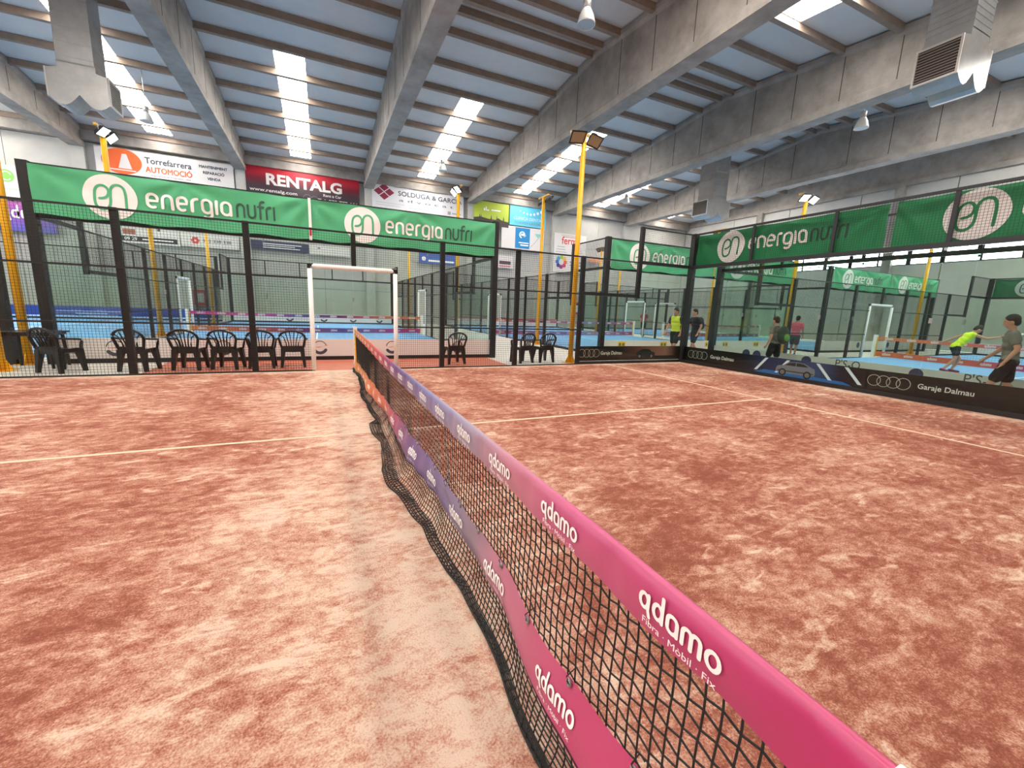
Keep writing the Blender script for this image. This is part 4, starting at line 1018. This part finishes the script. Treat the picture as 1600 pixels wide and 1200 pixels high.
# ------------------------------------------------------------------ people
def remesh(b, name, m, parent, vox, smooth=4):
    me = b.mesh(name + '_tmp', m); ob = bpy.data.objects.new(name + '_tmp', me); COL.objects.link(ob)
    md = ob.modifiers.new('r', 'REMESH'); md.mode = 'VOXEL'; md.voxel_size = vox; md.use_smooth_shade = True
    sm = ob.modifiers.new('s', 'SMOOTH'); sm.factor = .5; sm.iterations = smooth
    dg = bpy.context.evaluated_depsgraph_get(); out = bpy.data.meshes.new_from_object(ob.evaluated_get(dg)); out.name = name
    bpy.data.objects.remove(ob); bpy.data.meshes.remove(me)
    out.materials.clear(); out.materials.append(m)
    out.polygons.foreach_set('use_smooth', [True] * len(out.polygons))
    return link(name, out, parent)
def cap(b, p, q, r1, r2, n=12):
    p, q = Vector(p), Vector(q)
    b.rod(p, q, r1, n, r2=r2); b.ell(p, (r1,) * 3, 10, 7); b.ell(q, (r2,) * 3, 10, 7)
SKIN = mat('skin', (196, 142, 116), .6); HAIRD = mat('hair_dark', (34, 26, 22), .7, var=.2, scale=40); HAIRB = mat('hair_brown', (74, 54, 40), .7, var=.2, scale=40); SHOE = mat('shoe_dark', (50, 44, 50), .6)
def person(label, loc, rz, J, shirt, shorts, hair=HAIRD, shoe=SHOE, sleeve=.55, scale=1.0, shortlen=.75, sidepanel=None, wide=1.0):
    t = thing('person', label, 'person', loc, rz); t.scale = (scale,) * 3
    V = {k: Vector(v) for k, v in J.items()}
    # body in one continuous surface
    b = MB(); pel, che, nk, hd = V['pelvis'], V['chest'], V['neck'], V['head']
    ax = (V['sr'] - V['sl']).normalized(); up = (che - pel).normalized(); fwd = up.cross(ax).normalized(); fwd = -fwd if fwd.y < 0 else fwd
    def torso(b, g):
        for f_, rx, ry in ((0, .155, .105), (.3, .140, .098), (.62, .158, .108), (.95, .165, .108), (1.12, .13, .085)):
            c = pel.lerp(che, f_); rot = Matrix((ax, fwd, up)).transposed()
            b.ell(c, ((rx + g) * wide, (ry + g) * wide, .12), 14, 8, rot)
    torso(b, 0); cap(b, che + up * .08, nk, .075, .055); cap(b, nk, hd, .055, .06)
    hx = Vector(J.get('look', (0, 1, 0))).normalized(); hz = (hd - nk).normalized(); hs = hx.cross(hz).normalized(); hx = hz.cross(hs)
    rot = Matrix((hs, hx, hz)).transposed()
    b.ell(hd + hz * .03, (.076, .096, .112), 16, 12, rot); b.ell(hd - hz * .045 + hx * .03, (.055, .062, .06), 12, 8, rot)
    b.ell(hd + hx * .098 - hz * .005, (.014, .022, .026), 8, 6, rot)
    for s in (-1, 1): b.ell(hd + hs * .078 * s - hz * .0, (.012, .02, .032), 8, 6, rot)
    for s in 'lr':
        cap(b, V['s' + s], V['e' + s], .052, .041); cap(b, V['e' + s], V['w' + s], .041, .028)
        cap(b, V['h' + s], V['k' + s], .085, .055); cap(b, V['k' + s], V['a' + s], .055, .036)
        d = (V['w' + s] - V['e' + s]).normalized(); palm = V['w' + s] + d * .075; b.ell(V['w' + s] + d * .05, (.036, .022, .05), 10, 7, d.to_track_quat('Z', 'X').to_matrix())
        fo = V['t' + s] - V['a' + s]; cap(b, V['a' + s] - Vector((0, 0, .03)) - fo * .2, V['t' + s], .042, .032)
    body = remesh(b, 'body', SKIN, t, .014, 3)
    for s in 'lr':
        d = (V['w' + s] - V['e' + s]).normalized(); side = d.cross(Vector((0, 1, .2))).normalized(); nrm = side.cross(d).normalized(); base = V['w' + s] + d * .085
        h = MB()
        for q, ln in ((-1.5, .055), (-.5, .068), (.5, .072), (1.5, .064)):
            p = base + side * q * .018; bend = nrm * (.02 if s == 'l' else -.02)
            h.tube([p - d * .02, p + d * ln * .5 + bend * .2, p + d * ln * .85 + bend * .9], .0085, 6, radii=[.0095, .0085, .007])
        p = V['w' + s] + d * .045 - side * .03; h.tube([p, p - side * .025 + d * .03, p - side * .028 + d * .06], .01, 6, radii=[.012, .010, .008])
        h.build('fingers', SKIN, body, smooth=True)
    f_ = MB()
    for s in (-1, 1): f_.ell(hd + hx * .088 + hs * .031 * s + hz * .028, (.012, .006, .007), 8, 5, rot)
    f_.build('eyes', mat('eye_dark', (30, 24, 22), .3), body)
    MB().ell(hd + hx * .088 - hz * .05, (.022, .008, .006), 8, 5, rot).build('mouth', mat('lips', (150, 84, 78), .5), body)
    b = MB(); b.ell(hd + hz * .062 - hx * .018, (.088, .102, .096), 16, 10, rot); b.ell(hd - hx * .045 + hz * .005, (.08, .07, .085), 12, 8, rot)
    remesh(b, 'hair', hair, t, .014, 2)
    b = MB(); torso(b, .018)
    for s in 'lr':
        e = V['s' + s].lerp(V['e' + s], sleeve); cap(b, V['s' + s], e, .07, .066)
        if sleeve > .3: cap(b, che + up * .06, V['s' + s], .085, .07)
    cl = b.ell(pel + up * -.02, (.165 * wide, .125 * wide, .1), 14, 8)
    sh = remesh(b, 'shirt', shirt, t, .016, 3)
    if sidepanel:
        b = MB()
        for s in 'lr': cap(b, V['s' + s], V['s' + s].lerp(V['e' + s], sleeve), .076, .072)
        remesh(b, 'sleeve', sidepanel, sh, .016, 3)
    b = MB(); b.ell(pel - Vector((0, 0, .05)), (.172 * wide, .132 * wide, .13), 14, 8)
    for s in 'lr': cap(b, V['h' + s], V['h' + s].lerp(V['k' + s], shortlen), .105, .092)
    remesh(b, 'shorts', shorts, t, .016, 3)
    for s in 'lr':
        fo = V['t' + s] - V['a' + s]; b = MB(); cap(b, V['a' + s] - Vector((0, 0, .035)) - fo * .25, V['t' + s] + fo * .1, .05, .04)
        remesh(b, 'shoe', shoe, t, .014, 2)
    return t
def walk(st=.22, sw=.2, arm_bend=.1, lean=.03):
    return dict(pelvis=(0, 0, .96), chest=(0, lean, 1.34), neck=(0, lean + .02, 1.5), head=(0, lean + .05, 1.62), look=(0, 1, 0),
                sl=(-.19, lean, 1.41), sr=(.19, lean, 1.41), el=(-.24, lean - sw * .5, 1.15), er=(.24, lean + sw * .4, 1.15), wl=(-.24, lean - sw * .4 + arm_bend, .91), wr=(.24, lean + sw + arm_bend, .93),
                hl=(-.09, 0, .90), hr=(.09, 0, .90), kl=(-.09, st * .62, .50), kr=(.09, -st * .15, .49), al=(-.09, st, .10), ar=(.09, -st * 1.3, .14), tl=(-.09, st + .15, .055), tr=(.09, -st * 1.3 + .13, .05))
NEON = mat('shirt_neon', (206, 222, 60), .7); TEEB = mat('shirt_black', (38, 36, 40), .8); TEEG = mat('shirt_grey', (116, 112, 104), .85); PINKS = mat('shirt_pink', (240, 112, 136), .8); SHK = mat('shorts_black', (30, 28, 32), .85); NEONT = mat('top_neon', (214, 236, 40), .7)
PSKIN = walk(.2, .12)
person('person in yellow and black jersey walking left behind the corner', (10.62, 5.95, 0), R(100), walk(.2, .12), NEON, SHK, sidepanel=TEEB)
person('person in black t-shirt and shorts with black backpack', (11.78, 6.15, 0), R(80), walk(.22, .16), TEEB, SHK)
person('person in grey shirt with green backpack behind the silver car print', (10.72, 2.42, 0), R(-8), walk(.2, .15), TEEG, SHK, hair=HAIRB, scale=.90)
person('person in pink shirt seen from behind through two glass walls', (17.0, 5.75, 0), R(-70), walk(.06, .04, .12), PINKS, mat('trousers_grey', (74, 74, 84), .85), scale=.95)
person('person in grey t-shirt striding at the right edge', (10.75, -1.93, 0), R(18), walk(.26, .16), TEEG, SHK, scale=1.0)
lunge = dict(pelvis=(0, -.12, .88), chest=(0, .13, 1.20), neck=(0, .22, 1.33), head=(0, .30, 1.42), look=(0, 1, -.2),
             sl=(-.17, .14, 1.26), sr=(.17, .17, 1.27), el=(-.42, -.05, 1.12), er=(.26, .44, 1.16), wl=(-.60, -.22, .98), wr=(.24, .70, 1.22),
             hl=(-.09, -.12, .82), hr=(.09, -.12, .82), kl=(-.11, .06, .46), kr=(.10, -.12, .44), al=(-.12, -.06, .10), ar=(.12, -.36, .12), tl=(-.12, .10, .055), tr=(.12, -.22, .05))
person('person in yellow sleeveless top lunging on the blue court', (18.0, 1.15, 0), R(-140), lunge, NEONT, SHK, sleeve=.05, shoe=mat('shoe_plum', (120, 40, 72), .6), shortlen=.5)
person('tiny person in dark red top on the court beyond the corner', (19.3, 17.3, 0), R(-60), walk(.1, .1), mat('shirt_maroon', (150, 70, 70), .8), SHK)
def backpack(label, loc, rz, m, m2, s=1.0):
    t = thing('backpack', label, 'backpack', loc, rz); t.scale = (s,) * 3
    b = MB(); b.ell((0, 0, 0), (.16, .10, .24), 16, 12); b.ell((0, -.03, -.08), (.165, .11, .16), 16, 10); remesh(b, 'bag', m, t, .014, 3)
    MB().ell((0, -.10, -.07), (.10, .05, .10), 12, 8).build('pocket', m2, t, smooth=True)
    for sx in (-1, 1): MB().tube([(sx * .09, .06, .20), (sx * .10, .16, .21), (sx * .11, .235, .08), (sx * .12, .17, -.10), (sx * .11, .06, -.17)], .014, 6, flat=.6).build('strap', m, t, smooth=True)
backpack('black backpack on the back of the person in black', (11.78 + .19, 6.12, 1.25), R(80), mat('bag_black', (28, 26, 28), .7), mat('bag_black2', (40, 38, 40), .7))
backpack('dark green backpack on the person in the grey shirt', (10.69, 2.42 - .20, 1.10), R(-8), mat('bag_green', (46, 56, 40), .7), mat('bag_lime', (92, 150, 50), .6), 1.05)
def racket(label, loc, rot):
    t = thing('padel_racket', label, 'racket', loc); t.rotation_euler = rot
    fr_ = Frame((0, 0, 0), (1, 0, 0), (0, 0, 1))
    v, f = disc(0, .30, .125, .14, 24); MB().prism(v, fr_, -.018, .018).build('face', mat('racket_face', (210, 214, 210), .4), t)
    MB().rod((0, 0, -.06), (0, 0, .18), .016, 8).build('handle', BLACK, t)
c_, s_ = math.cos(R(-140)), math.sin(R(-140)); wx, wy = .24, .80
racket('pale padel racket held out by the lunging player', (18.0 + wx * c_ - wy * s_, 1.15 + wx * s_ + wy * c_, 1.24), (R(-75), 0, R(-140)))
